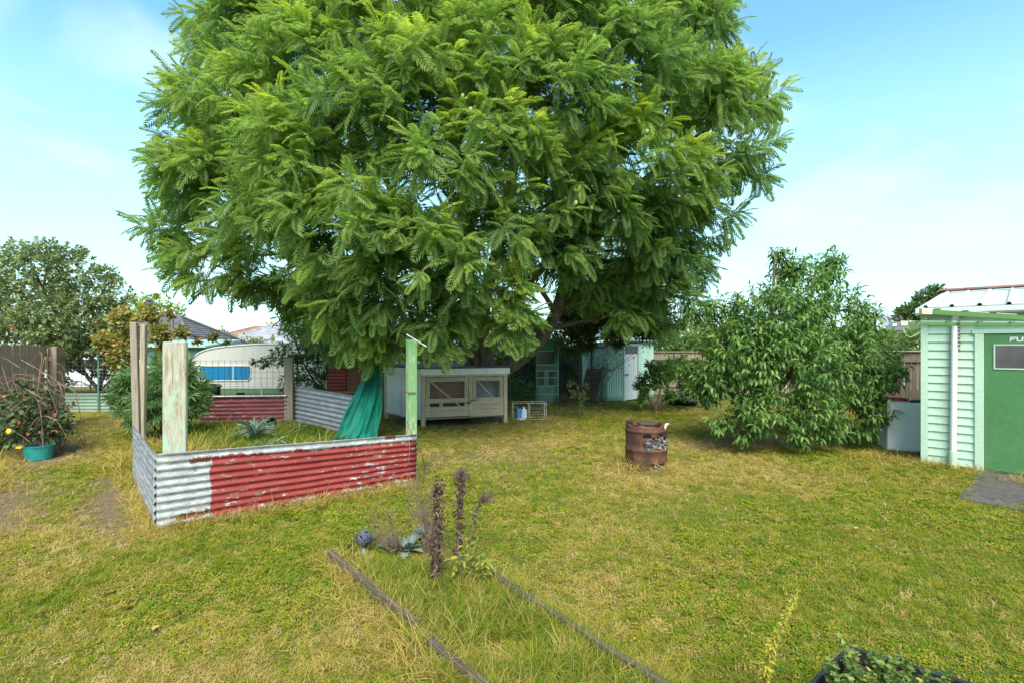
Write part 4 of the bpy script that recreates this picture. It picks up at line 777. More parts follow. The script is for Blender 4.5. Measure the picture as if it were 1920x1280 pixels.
def jacaranda():
    base = np.array([-.70, 13.2, 0]); t = thing('jacaranda_tree', 'huge spreading ferny tree with drooping bright green fronds', 'tree', base)
    J = [(435, 60, 11, 1.05), (500, -70, 11, 1.4), (365, 235, 11, .9), (335, 335, 10.6, .8), (300, 440, 10.8, .62), (390, 490, 10.3, .85), (380, 340, 9.9, 1.05), (430, 200, 10, 1.15), (560, 130, 9.6, 1.35), (540, 290, 8.9, 1.2), (500, 420, 9.2, 1.1), (640, 420, 8.4, 1.2),
         (660, 230, 8.8, 1.3), (590, 520, 9.5, .8), (470, 530, 10.8, .6), (690, 540, 8.8, .85), (780, 480, 8.2, 1.05), (810, 330, 8.4, 1.1), (780, 170, 8.8, 1.3), (720, 30, 9.5, 1.45), (820, 600, 8.9, .72), (745, 625, 9.6, .62), (950, 560, 9.0, .6), (920, 440, 8.9, .9), (955, 605, 9.4, .6),
         (930, 270, 8.9, 1.1), (900, 110, 9.2, 1.3), (1030, 470, 9.9, .8), (1065, 330, 9.6, .95), (1040, 180, 9.2, 1.3), (1020, 10, 9.8, 1.5), (1150, 400, 10.2, .8), (1180, 280, 9.8, 1.1), (1180, 120, 9.8, 1.35), (1160, -50, 10.2, 1.5), (1270, 340, 10.6, 1.05), (1310, 180, 10.8, 1.1),
         (1290, 40, 10.8, 1.1), (1385, 185, 11.2, .72), (1440, 185, 11.6, .5), (1410, 130, 11.6, .4), (1400, 300, 11.2, .85), (1330, 410, 11.6, .85), (1240, 470, 11.4, .9), (1290, 500, 12.4, .8), (1215, 575, 12.8, .75), (1140, 565, 13.4, .7), (1170, 500, 11.9, .75), (650, 630, 11.6, .8), (570, 590, 12.2, .7), (620, 560, 10.5, .75), (530, 545, 11.6, .6),
         (650, 600, 9.3, .75), (705, 640, 9.4, .5), (822, 640, 9.0, .45), (1100, 480, 10.3, .75), (1100, 400, 10, .7), (990, 400, 9.2, .8), (840, 540, 8.6, .7), (1230, 410, 11, .8), (1105, 540, 11.8, .55), (1180, 590, 12.2, .55), (1250, 540, 12, .65), (1065, 430, 10.6, .6), (1295, 565, 12.6, .42), (1240, 618, 12.9, .36), (600, 0, 12.5, 1.7), (850, -60, 12, 1.8), (1060, -90, 12.5, 1.8), (450, 300, 13, 1.5), (620, 300, 13.5, 1.6), (1270, 200, 13.5, 1.5), (1100, 250, 14, 1.4), (800, 120, 14, 1.8), (950, 60, 15.5, 1.8), (450, 130, 13.5, 1.5), (1250, 50, 14, 1.5), (700, 420, 15, 1.3), (480, 420, 15, 1.2), (1200, 400, 15.5, 1.2), (980, 300, 16, 1.2), (830, 480, 12.5, .8), (650, -150, 10, 1.6), (900, -180, 10.5, 1.8), (1180, -170, 11, 1.6)]
    lobes = [(V(a, b, y), r * np.array([.95, .92, .74])) for a, b, y, r in J]
    # trunk: short fat butt that splits low down
    def limb(ctrl, r0, r1, n=18, nm='limb'):
        p = curve_pts(ctrl, n); MB().tube(p, np.linspace(r0, r1, n), 12, cap=True, wob=.12).build(nm, M_bark, t, base, smooth=True); return p
    b0 = np.array([-.70, 13.2, -.05]); roots = []
    MB().tube(curve_pts([b0, b0 + (0, 0, .5), (-.72, 13.15, 1.1), (-.70, 13.1, 1.75)], 14), np.array([.58, .48, .43, .41, .40, .39, .38, .37, .36, .34, .31, .28, .24, .2]), 16, wob=.14).build('trunk', M_bark, t, base, smooth=True)
    roots += list(limb([(-.6, 13.05, .9), V(985, 665, 12.6), V(1030, 612, 12.3), V(1055, 545, 12), V(1062, 470, 11.8), V(1085, 330, 11.6), V(1120, 180, 11.5)], .19, .06, 26)[8:])
    roots += list(limb([(-.8, 13.0, 1.2), V(882, 600, 12.6), V(872, 520, 12.2), V(880, 420, 11.8), V(850, 250, 11.5), V(830, 100, 11.4)], .2, .06, 22)[6:])
    roots += list(limb([(-.7, 13.1, 1.4), V(905, 580, 13), V(930, 480, 13), V(960, 330, 12.8), V(980, 150, 12.6), V(990, 0, 12.5)], .2, .07, 22)[6:])
    roots += list(limb([(-.85, 13.1, 1.3), V(830, 560, 12.4), V(720, 440, 11.6), V(600, 330, 11), V(480, 250, 10.8)], .17, .05, 20)[5:])
    roots += list(limb([(-.7, 13.3, 1.4), V(980, 540, 13.4), V(1100, 430, 13.2), V(1230, 320, 12.6), V(1340, 230, 11.8)], .16, .05, 20)[5:])
    roots += list(limb([(-.8, 13.2, 1.5), V(800, 500, 14.2), V(720, 330, 14.5), V(650, 200, 14)], .15, .05, 16)[5:])
    for dx in (-.12, .05, .17): MB().tube(curve_pts([(-.95 + dx, 12.82, .9), (-.93 + dx * 1.3, 12.7, 1.6), V(878 + dx * 60, 600, 12.5), V(872 + dx * 130, 520, 12.2)], 12), np.linspace(.075, .035, 12), 8, wob=.2).build('stem', M_bark, t, base, smooth=True)
    br = MB(); tw = MB(); lobe_branches(br, tw, roots, lobes, .075, 7, .016); reg(br.build('branches', M_twig, t, base, smooth=True), kind='stuff'); reg(tw.build('twigs', M_twig, t, base), kind='stuff')
    P, D, I = shoots_on(lobes, 3.6, .6, .4)
    # thin the side that faces away and anything well inside the tree
    ctr = np.array([-.9, 12.3, 5.2]); out = (P - ctr) / np.array([6.5, 4.5, 4.5]); rr = np.linalg.norm(out, axis=1); keep = (rr > .42) & ((P[:, 1] < 12.8) | (RNG.random(len(P)) < .55)); P, D, I = P[keep], D[keep], I[keep]; out = nrm((P - ctr))
    A = nrm(D * .7 + out * .55 + np.array([0, 0, .15])); B, X, o = rosettes(P, A, 10, (.25, 1.45), .34, .12); n = len(B); X[:, 2] -= .18 + .25 * o; X = nrm(X)
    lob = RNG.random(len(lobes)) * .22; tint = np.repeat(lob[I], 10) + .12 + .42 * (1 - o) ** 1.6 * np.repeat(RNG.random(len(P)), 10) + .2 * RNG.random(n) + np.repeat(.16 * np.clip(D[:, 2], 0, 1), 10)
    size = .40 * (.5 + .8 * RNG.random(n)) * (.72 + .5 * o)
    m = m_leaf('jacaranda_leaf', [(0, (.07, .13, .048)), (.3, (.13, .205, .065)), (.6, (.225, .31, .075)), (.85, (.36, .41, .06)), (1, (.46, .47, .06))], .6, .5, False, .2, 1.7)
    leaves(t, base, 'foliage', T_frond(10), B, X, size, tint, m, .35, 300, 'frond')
    # flat round green seed pods
    pm = m_noise('green_pod', (.14, .20, .05), (.22, .29, .08), 10, .5, 0); pods = [(1115, 68), (1133, 72), (1140, 66), (1143, 88), (867, 180), (882, 205), (908, 218), (1190, 60), (1212, 45), (1213, 246), (478, 348), (1080, 380), (1464, 300), (1466, 308), (1078, 382), (1110, 390)]
    first = MB().ball((0, 0, 0), .034, 10, 6, (1, .35, 1.15)).build('seed_pod', pm, t, smooth=True)
    for i, (a, b) in enumerate(pods):
        q = first if i == 0 else first.copy()
        if i: COL.objects.link(q); q.parent = t
        d = min((y for (x_, y_, y, r) in J if math.hypot(x_ - a, y_ - b) < r * F / y), default=9.5) - .85; q.location = Vector(V(a, b, d) - base); q.rotation_euler = (0, 0, random.uniform(-1, 1))
jacaranda()

def peach():
    base = G(1395, 832); t = thing('peach_tree', 'rounded peach tree with long curling drooping leaves', 'tree', base); b = np.array(base)
    J = [(1500, 560, 9.7, .75), (1450, 600, 9.2, .8), (1560, 600, 9.8, .8), (1400, 660, 9.0, .75), (1500, 690, 8.9, .85), (1600, 690, 9.4, .75), (1360, 640, 9.6, .55), (1350, 700, 9.3, .55), (1420, 770, 8.7, .5), (1520, 770, 8.7, .55), (1610, 770, 9.1, .55), (1650, 700, 9.7, .45), (1480, 500, 9.9, .40), (1550, 505, 9.9, .4),
         (1340, 575, 9.6, .3), (1305, 590, 9.8, .2), (1455, 475, 9.9, .2), (1560, 482, 10, .2), (1625, 600, 9.8, .35), (1385, 580, 9.6, .35), (1350, 790, 8.9, .28), (1400, 812, 8.7, .22), (1500, 815, 8.5, .25), (1560, 810, 8.7, .25), (1320, 730, 9.4, .35), (1670, 660, 10, .3), (1690, 690, 10, .2), (1640, 760, 9.3, .3), (1470, 640, 10.6, .8), (1560, 680, 10.7, .8), (1400, 700, 10.4, .7), (1290, 690, 10.0, .3)]
    lobes = [(V(a, y_, y), r * np.array([1, 1, .95])) for a, y_, y, r in J]
    r0 = []
    for i, (c1, c2) in enumerate((((1420, 740, 9.7), (1450, 560, 9.8)), ((1470, 720, 9.5), (1540, 600, 9.7)), ((1370, 740, 9.7), (1360, 620, 9.6)), ((1500, 790, 9.6), (1610, 740, 9.5)))):
        p = curve_pts([b + (0, 0, -.03), b + (.05 * (i - 1), .1, .3), V(*c1), V(*c2)], 14); MB().tube(p, np.linspace(.07, .022, 14), 8, wob=.12).build('trunk' if i == 0 else 'limb', M_twig, t, b, smooth=True); r0 += list(p[3:])
    br = MB(); tw = MB(); lobe_branches(br, tw, r0, lobes, .028, 7, .007); reg(br.build('branches', M_twig, t, b, smooth=True), kind='stuff'); reg(tw.build('twigs', M_twig, t, b), kind='stuff')
    P, D, I = shoots_on(lobes, 26, .5, .1); k = P[:, 2] > .12; P, D = P[k], D[k]; B, X, o = rosettes(P, D, 9, (.3, 1.5), .22, .5); X[:, 2] -= .15 + .25 * o; n = len(B)
    m = m_leaf('peach_leaf', [(0, (.055, .115, .03)), (.4, (.105, .195, .045)), (.75, (.17, .27, .06)), (.95, (.27, .36, .09)), (1, (.4, .34, .05))], .4, .32, False, .35)
    leaves(t, b, 'foliage', T_lance(.13, .8), B, nrm(X), .135 * (.7 + .55 * RNG.random(n)), np.where(RNG.random(n) < .008, 1, .15 + .7 * RNG.random(n) * (1.1 - .5 * o)), m, .3, 300, 'leaf')
    # fallen yellow leaves on the bare soil
    for i in range(46):
        p = (3.6 + random.random() * 3.1, 8.7 + random.random() * 1.6); o_ = MB().add([(0, 0, 0), (.05, .016, .008), (.105, 0, .002), (.05, -.016, .008)], [(0, 3, 2, 1)]) if i == 0 else None
        if i == 0: me0 = np_mesh('fallen_leaf', np.concatenate(o_.v), o_.f); me0.materials.append(m_noise('yellow_leaf', (.45, .33, .03), (.55, .42, .06), 8, .6, 0))
        reg(link('fallen_leaf', me0, None, None, (p[0], p[1], .022), (random.uniform(-.2, .2), random.uniform(-.2, .2), random.random() * 6.28)), 'small yellow leaf fallen on the ground around the peach tree', 'leaf', 'yellow leaves fallen under the peach tree')
peach()

def generic_tree(name, label, base, trunk, lobes_px, tmpl, size, stops, per_area, k=7, r0=.05, rough=.5, droop=.15, cat='tree', singles=0, inner=.5, flat=.95, spread=(.3, 1.4), back=.16, trans=.28, part='foliage', group=None, bark=None):
    b = np.asarray(base, float); t = thing(name, label, cat, b, 0, group); lobes = [(V(a, y_, y), r * np.array([1, 1, flat])) for a, y_, y, r in lobes_px]; roots = []; bark = bark or M_twig
    for i, ctrl in enumerate(trunk):
        p = curve_pts(ctrl, 12); MB().tube(p, np.linspace(r0, r0 * .35, 12), 8, wob=.15).build('trunk' if i == 0 else 'limb', bark, t, b, smooth=True); roots += list(p[3:])
    br = MB(); tw = MB(); lobe_branches(br, tw, roots, lobes, r0 * .5, 5, r0 * .12); reg(br.build('branches', bark, t, b, smooth=True), kind='stuff'); reg(tw.build('twigs', bark, t, b), kind='stuff')
    P, D, I = shoots_on(lobes, per_area, inner, .1); ok = P[:, 2] > .03; P, D = P[ok], D[ok]; B, X, o = rosettes(P, D, k, spread, back, .3); X[:, 2] -= droop; n = len(B); m = m_leaf(name + '_leaf', stops, rough, trans)
    leaves(t, b, part, tmpl, B, nrm(X), size * (.65 + .7 * RNG.random(n)), np.clip(RNG.random(n) * .75 + .25 * (1 - o), 0, 1), m, .5, singles); return t, b, m
GREEN = [(0, (.03, .06, .018)), (.5, (.07, .12, .03)), (1, (.15, .21, .06))]
apple_l = [(-20, 560, 14, 1.1), (60, 520, 14, .95), (120, 510, 14.5, .9), (170, 540, 14.6, .75), (90, 600, 13.8, .9), (190, 590, 14.6, .6), (30, 630, 13.6, .8), (150, 620, 14.4, .8), (30, 475, 14, .45), (80, 468, 14.2, .4), (130, 480, 14.5, .4), (210, 520, 15, .35), (-60, 500, 14, .9), (60, 570, 15.5, 1.1), (160, 570, 16, .9), (120, 660, 14.8, .6), (200, 645, 15, .5), (40, 640, 14, .7), (100, 630, 14.2, .7), (170, 645, 14.6, .6), (222, 560, 14.8, .45), (0, 600, 14, .8), (215, 610, 14.8, .5)]
t, b, m_ = generic_tree('apple_tree', 'grey green apple tree leaning over the left fence', V(196, 0, 15.4) * (1, 1, 0), [[V(196, 764, 15.4), V(185, 730, 15.3), V(160, 700, 15.2), V(120, 620, 14.8), V(80, 540, 14.4)], [V(185, 730, 15.3), V(200, 660, 15.2), V(170, 580, 15)], [V(160, 700, 15.2), V(60, 640, 14.6), V(0, 580, 14.2)]], apple_l, T_diamond(.3, .06, .12), .105,
                        [(0, (.08, .115, .045)), (.4, (.155, .20, .08)), (.75, (.26, .30, .13)), (.93, (.38, .40, .2)), (1, (.45, .36, .08))], 19, 7, .07, .5, .05)
ap = m_noise('red_apple', (.35, .03, .02), (.5, .08, .04), 4, .35, 0)
for i, (px, py, Y) in enumerate(((23, 617, 13), (180, 605, 13.9))): MB().ball((0, 0, 0), .034, 12, 8, (1, 1, .9)).build('apple', ap, t, smooth=True, loc=tuple(V(px, py, Y) - b))
generic_tree('currant_bush', 'yellowing leafy bush behind the wire gate', V(170, 0, 15.6) * (1, 1, 0), [[V(170, 762, 15.6), V(170, 720, 15.6), V(175, 670, 15.6)], [V(170, 750, 15.6), V(215, 700, 15.6), V(225, 660, 15.5)]], [(115, 680, 15.4, .5), (165, 660, 15.4, .5), (225, 675, 15.3, .45), (205, 640, 15.2, .5), (140, 640, 15.2, .5), (240, 700, 15.0, .35), (110, 720, 15.3, .4), (190, 690, 15.8, .4), (232, 730, 15.2, .3)], T_diamond(.38, .05, .15), .1, [(0, (.06, .10, .025)), (.5, (.15, .19, .04)), (.85, (.30, .31, .06)), (1, (.48, .38, .06))], 24, 6, .03, .6, .15, 'bush')
generic_tree('grape_vine', 'autumn orange and green vine trailing above the caravan', V(245, 0, 13) * (1, 1, 0), [[V(245, 785, 13), V(250, 700, 13), V(262, 640, 13)], [V(262, 640, 13), V(320, 630, 13.1), V(380, 632, 13.2), V(415, 645, 13.2)]], [(230, 600, 13, .35), (280, 590, 13, .3), (300, 625, 13, .32), (250, 640, 13.2, .4), (340, 625, 13, .2), (225, 670, 13.4, .35), (200, 640, 13.5, .35), (310, 655, 13.2, .25), (400, 630, 13.2, .14), (425, 640, 13.2, .1), (370, 640, 13.2, .12), (320, 590, 13.2, .15)], T_diamond(.4, .05, .15), .09,
             [(0, (.08, .14, .03)), (.4, (.2, .24, .05)), (.62, (.36, .28, .07)), (.78, (.34, .16, .06)), (.9, (.45, .36, .08)), (1, (.5, .45, .1))], 60, 6, .03, .6, .2, 'vine')
generic_tree('yellow_green_tree', 'bright yellow green tree behind the charcoal roofed house', V(275, 0, 34) * (1, 1, 0), [[V(275, 700, 34), V(280, 600, 34), V(275, 575, 34)]], [(250, 580, 33, 1.1), (290, 575, 33, 1.1), (330, 590, 34, .8), (270, 600, 32, 1.1), (225, 600, 33, 1.2), (310, 605, 33, .8)], T_diamond(.4, .05, .1), .2, [(0, (.10, .16, .02)), (.6, (.28, .32, .03)), (1, (.42, .40, .05))], 5, 6, .2, spread=(.3, 1.4), back=.4)
generic_tree('golden_tree', 'golden autumn tree behind the far brown roof', V(505, 0, 60) * (1, 1, 0), [[V(505, 680, 60), V(505, 640, 60), V(508, 622, 60)]], [(490, 622, 60, .8), (510, 617, 60, .9), (525, 622, 60, .7), (500, 630, 60, .9)], T_diamond(.4, .05, .1), .28, [(0, (.40, .22, .02)), (.6, (.55, .33, .03)), (1, (.6, .42, .06))], 4, 6, .2, back=.4)
generic_tree('far_hedge', 'low green and yellow hedge behind the caravan roof', V(450, 0, 38) * (1, 1, 0), [[V(450, 695, 38), V(450, 670, 38), V(450, 650, 38)]], [(400, 645, 38, .8), (425, 640, 38, .7), (450, 643, 38, .7), (480, 645, 38, .7), (510, 648, 38, .7), (420, 625, 40, .5), (415, 632, 42, .7)], T_diamond(.35, .05, .1), .2, [(0, (.06, .09, .02)), (.6, (.16, .19, .03)), (1, (.28, .29, .05))], 5, 6, .15, back=.4, cat='hedge')
generic_tree('far_tree', 'distant dark green tree behind the garage roof', V(1740, 0, 42) * (1, 1, 0), [[V(1740, 690, 42), V(1745, 600, 42), V(1752, 560, 42)]], [(1755, 548, 42, .75), (1735, 565, 42, 1.0), (1765, 570, 42, 1.0), (1710, 585, 42, .9), (1690, 592, 42, .7), (1750, 590, 42, 1.4), (1790, 585, 43, 1.4)], T_diamond(.35, .05, .1), .22, GREEN, 12, 7, .15, back=.4)
generic_tree('purple_shrub', 'greyish purple shrub beside the satellite dish', V(1668, 0, 34) * (1, 1, 0), [[V(1668, 700, 34), V(1668, 650, 34), V(1668, 610, 34)]], [(1665, 600, 34, .45), (1650, 606, 34, .35), (1680, 598, 34, .3)], T_diamond(.3, .05, .1), .16, [(0, (.12, .08, .08)), (1, (.28, .22, .22))], 9, 6, .1, back=.3, cat='shrub')
hl = [(a, 640 + 8 * math.sin(a), 22 + .8 * math.sin(a * 3), .62 + .12 * math.sin(a * 7)) for a in range(1235, 1760, 24)] + [(a, 612 + 7 * math.sin(a * 2), 23, .42) for a in range(1225, 1345, 26)]
generic_tree('bamboo_hedge', 'tall pale green hedge growing behind the grey paling fence', V(1300, 0, 22.5) * (1, 1, 0), [[V(1250, 728, 22.5), V(1250, 680, 22.5), V(1252, 630, 22.5)], [V(1300, 728, 22.5), V(1300, 680, 22.5), V(1302, 640, 22.5)], [V(1400, 728, 22.5), V(1400, 680, 22.5), V(1402, 640, 22.5)], [V(1600, 728, 22.5), V(1600, 680, 22.5), V(1602, 640, 22.5)]], hl, T_diamond(.16, .05, .25), .2, [(0, (.07, .13, .03)), (.5, (.15, .23, .055)), (1, (.26, .34, .10))], 20, 7, .04, cat='hedge', back=.3)
generic_tree('lemon_tree', 'small round citrus tree with glossy leaves left of the peach', G(1228, 772), [[G(1228, 772), V(1232, 755, 14.4), V(1240, 720, 14.4)], [V(1229, 765, 14.4), V(1218, 748, 14.35), V(1208, 730, 14.3)], [V(1230, 762, 14.4), V(1250, 745, 14.5), V(1275, 730, 14.6)]], [(1215, 715, 14.3, .33), (1245, 700, 14.3, .38), (1270, 690, 14.6, .4), (1300, 700, 15, .42), (1290, 730, 14.8, .35), (1205, 735, 14.2, .2), (1195, 722, 14.3, .14), (1220, 685, 14.4, .2), (1255, 740, 14.3, .22), (1325, 715, 15, .35), (1200, 750, 14.2, .12)], T_oval(.27, .05, .12), .085,
             [(0, (.05, .11, .025)), (.5, (.10, .19, .035)), (1, (.2, .3, .05))], 90, 6, .04, .28, .05, singles=60)
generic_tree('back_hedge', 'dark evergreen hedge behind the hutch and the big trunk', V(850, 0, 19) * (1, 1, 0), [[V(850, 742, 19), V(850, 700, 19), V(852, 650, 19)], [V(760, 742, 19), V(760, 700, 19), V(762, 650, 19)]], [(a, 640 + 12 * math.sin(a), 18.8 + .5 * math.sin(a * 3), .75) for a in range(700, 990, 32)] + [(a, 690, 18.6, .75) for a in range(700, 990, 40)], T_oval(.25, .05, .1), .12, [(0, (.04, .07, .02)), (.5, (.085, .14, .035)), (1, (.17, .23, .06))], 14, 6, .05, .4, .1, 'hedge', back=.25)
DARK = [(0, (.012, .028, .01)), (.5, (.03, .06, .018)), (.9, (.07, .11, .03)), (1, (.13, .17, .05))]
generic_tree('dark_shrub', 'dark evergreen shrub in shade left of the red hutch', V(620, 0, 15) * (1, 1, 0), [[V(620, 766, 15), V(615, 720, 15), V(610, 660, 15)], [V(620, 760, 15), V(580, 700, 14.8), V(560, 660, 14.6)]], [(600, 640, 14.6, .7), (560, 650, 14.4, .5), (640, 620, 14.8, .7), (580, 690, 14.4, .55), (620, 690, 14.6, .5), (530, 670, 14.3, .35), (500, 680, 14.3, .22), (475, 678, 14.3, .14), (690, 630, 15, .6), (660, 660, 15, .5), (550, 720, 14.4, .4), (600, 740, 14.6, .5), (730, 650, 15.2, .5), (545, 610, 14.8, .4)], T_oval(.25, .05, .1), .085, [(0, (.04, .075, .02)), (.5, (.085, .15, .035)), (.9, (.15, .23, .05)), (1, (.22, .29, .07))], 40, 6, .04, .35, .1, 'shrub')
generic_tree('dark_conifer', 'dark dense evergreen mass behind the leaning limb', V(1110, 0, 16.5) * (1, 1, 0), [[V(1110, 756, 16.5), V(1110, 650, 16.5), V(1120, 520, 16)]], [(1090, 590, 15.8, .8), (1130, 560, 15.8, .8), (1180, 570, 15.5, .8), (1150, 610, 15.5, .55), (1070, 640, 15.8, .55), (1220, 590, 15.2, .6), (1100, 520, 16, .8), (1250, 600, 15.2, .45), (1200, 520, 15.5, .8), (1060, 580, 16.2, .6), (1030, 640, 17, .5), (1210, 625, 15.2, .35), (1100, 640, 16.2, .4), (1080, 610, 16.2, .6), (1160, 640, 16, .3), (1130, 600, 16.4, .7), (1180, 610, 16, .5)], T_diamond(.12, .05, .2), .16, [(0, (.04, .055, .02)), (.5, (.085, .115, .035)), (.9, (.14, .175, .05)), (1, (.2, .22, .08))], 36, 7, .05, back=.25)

# ================================================================== behind the hutch: vine fence, old green door, car door, dead climbers
def vine_fence():
    A = V(948, 0, 17.6)[:2]; B = V(1092, 0, 18.6)[:2]; d = B - A; L = np.linalg.norm(d); t = thing('trellis_fence', 'dark green mesh trellis fence overgrown with vine', 'fence', (*A, 0), math.atan2(d[1], d[0])); m = m_paint('dark_green_fence', (.03, .10, .07), .7, (.03, .03, .02), .7)
    for i in range(int(L / .16)): MB().box((i * .16, 0, .02), (i * .16 + .15, .02, 1.75)).build('paling', m if i % 3 else M_paldark, t)
    w = MB(); mesh_panel(w, 0, L, .05, 1.75, -.03, .1, .004); w.build('wire_mesh', M_dwire, t)
    for x in (0, L - .08): MB().box((x, .022, 0), (x + .08, .1, 1.85)).build('post', M_paldark, t)
vine_fence()
generic_tree('ivy_vine', 'dark ivy hanging over the trellis fence beside the hutch', V(975, 0, 17.3) * (1, 1, 0), [[V(975, 750, 17.3), V(972, 710, 17.3), V(980, 660, 17.3)], [V(990, 750, 17.3), V(998, 700, 17.2), V(992, 650, 17.2)]], [(970, 670, 17.2, .35), (990, 650, 17.2, .4), (1000, 690, 17.1, .25), (965, 700, 17.2, .3), (1060, 655, 17.9, .35), (1020, 640, 17.4, .35), (1070, 690, 18, .25), (985, 720, 17.1, .22), (950, 680, 17.4, .4)], T_oval(.3, .05, .1), .08, [(0, (.03, .055, .018)), (.6, (.08, .125, .03)), (1, (.15, .2, .05))], 60, 5, .025, .4, .15, 'vine')
generic_tree('leafy_bush', 'bright leafy bush against the right end of the hutch', V(975, 0, 14.6) * (1, 1, 0), [[V(975, 770, 14.6), V(975, 750, 14.6), V(978, 730, 14.6)]], [(965, 735, 14.5, .28), (985, 728, 14.6, .26), (975, 752, 14.4, .25), (996, 742, 14.7, .2), (960, 715, 14.6, .2)], T_oval(.25, .05, .15), .075, [(0, (.025, .06, .015)), (.6, (.06, .125, .025)), (1, (.12, .2, .04))], 40, 5, .025, .4, .1, 'bush')
def old_door():
    c = G(1026, 757); a = R(8); w, h = .70, 1.95; t = thing('glazed_door', 'old green glazed door standing upright by the vine fence', 'door', c, a); m = m_paint('old_green_door', (.06, .22, .13), .5, (.18, .22, .16), .5, 4); m2 = m_paint('faded_green_panel', (.20, .30, .22), .5, (.1, .14, .1), .5, 4); wl = m_paint('glazing_white', (.55, .62, .55))
    x0, x1 = -w / 2, w / 2
    MB().box((x0, 0, 0), (x0 + .07, .04, h)).build('stile', m, t); MB().box((x1 - .12, 0, 0), (x1, .04, h)).build('stile', m, t)
    zs = [(0, .30, 1), (.31, .56, 1), (.57, .80, 0), (.82, 1.02, 0), (1.03, 1.20, 1), (1.21, 1.62, 0), (1.63, h, 1)]
    for z0, z1, s in zs:
        if s: MB().box((x0 + .072, .006, z0), (x1 - .122, .034, z1)).build('panel', m2 if z1 < .6 else m, t)
        else:
            MB().box((x0 + .072, .014, z0), (x1 - .122, .020, z1)).build('pane', M_glassd, t)
            if z1 < 1.1: MB().box((-.1, -.002, z0), (.05, .0135, z1)).build('mullion', m2, t)
    for z in (.305, .565, .81, 1.025, 1.205, 1.625): MB().box((x0 + .03, -.008, z - .009), (x1 + .004, -.003, z + .009)).build('glazing_bar', wl, t)
    MB().box((x0, -.012, -.0), (x1, -.003, .016)).build('bottom_bar', wl, t); MB().box((x1 - .018, -.012, .02), (x1 + .002, -.0085, h)).build('edge_strip', wl, t)
    MB().beam((x0 + .02, .05, 0), (x0 + .02, .75, .02), .05, .05).build('prop', M_paldark, t)
old_door()
def car_door():
    c = G(1112, 751); t = thing('car_door', 'dark grey car door leaning against the far mint shed', 'car door', c, R(4)); m = m_noise('car_grey', (.05, .05, .065), (.09, .09, .11), 3, .35, 0); L = R(-8)
    def pr(poly, y0, y1, name, mat, par=t):
        k = len(poly); v = []
        for y in (y0, y1): v += [(x, y - z * math.tan(L) * 1.0, z) for x, z in poly]
        MB().add(v, [tuple(range(k)), tuple(range(2 * k - 1, k - 1, -1))] + [(i, i + k, (i + 1) % k + k, (i + 1) % k) for i in range(k)]).build(name, mat, par)
    pr([(-.22, .0), (.08, 0), (.17, .25), (.22, .56), (-.3, .56), (-.3, .25)], 0, .05, 'door_skin', m)
    pr([(.085, 0), (.2, 0), (.26, .3), (.3, .56), (.225, .56), (.175, .25)], .012, .045, 'door_edge', m_noise('door_edge_grey', (.25, .25, .26), (.38, .38, .39), 5, .5, 0))
    fr = [(-.30, .565), (-.26, .565), (-.16, .98), (.26, 1.0), (.29, .565), (.33, .565), (.31, 1.04), (-.19, 1.03)]
    for q in ([(-.30, .565), (-.255, .565), (-.15, .975), (-.19, 1.03)], [(-.15, .978), (.27, .995), (.31, 1.04), (-.19, 1.033)], [(.275, .565), (.32, .565), (.312, 1.035), (.272, .99)]): pr(q, .01, .04, 'window_frame', m)
    pr([(-.25, .57), (.27, .57), (.265, .985), (-.148, .97)], .022, .028, 'pane', M_glassd); pr([(.0, .44), (.14, .44), (.14, .47), (0, .47)], -.02, -.003, 'handle', M_black)
car_door()
def dead_climber():
    b = G(1092, 765); t = thing('dead_climber', 'bare dead climbing stems in front of the far shed', 'climber', b); s = MB()
    stems = []
    for i in range(20):
        x = 1075 + random.random() * 45; e = (1060 + random.random() * 150, 600 + random.random() * 90); cp = curve_pts([V(x, 762, 16.6), V(x + (e[0] - x) * .3 + random.uniform(-12, 12), 710, 16.4), V(*e, 15.9 + random.random())], 9); stems.append(cp[3:]); s.tube(cp, np.linspace(.014, .005, 9) * random.uniform(.6, 1.2), 5, cap=False)
    s.build('stem', M_dead, t, b); lm = m_noise('dead_leaf', (.14, .05, .035), (.26, .12, .08), 8, .9, 0); stems = np.concatenate(stems); n = 260; p = stems[RNG.integers(0, len(stems), n)] + RNG.normal(size=(n, 3)) * .07
    leaves(t, b, 'dead_leaves', T_oval(.3, .1, .3), p, rand_dir(n), .075, RNG.random(n), lm, 1)
    b2 = G(1088, 785); generic_tree('sapling', 'thin green sapling growing in the lawn before the shed', b2, [[b2, V(1087, 750, 13), V(1080, 715, 13)]], [(1088, 762, 13, .12), (1078, 735, 13, .16), (1095, 742, 13, .14), (1070, 718, 13, .12), (1100, 725, 13.2, .1), (1088, 780, 13, .06)], T_diamond(.2, .05, .1), .07, [(0, (.05, .09, .02)), (1, (.15, .20, .05))], 60, 5, .012, cat='sapling', back=.1)
    b3 = G(1062, 757); t3 = thing('dead_bush', 'heap of reddish brown dead twigs at the foot of the fence', 'dead bush', b3); s = MB()
    for i in range(110): d = rand_dir(1)[0]; d[2] = abs(d[2]); s.tube(curve_pts([b3 + d * (.05, .05, 0), b3 + d * (.3, .2, .25), b3 + d * (.5, .3, .42) + (0, 0, -.03)], 5), [.006, .005, .004, .003, .002], 4, cap=False)
    s.build('twig', m_noise('red_dead_twig', (.14, .07, .05), (.28, .16, .11), 9, .9, 0), t3, b3)
dead_climber()
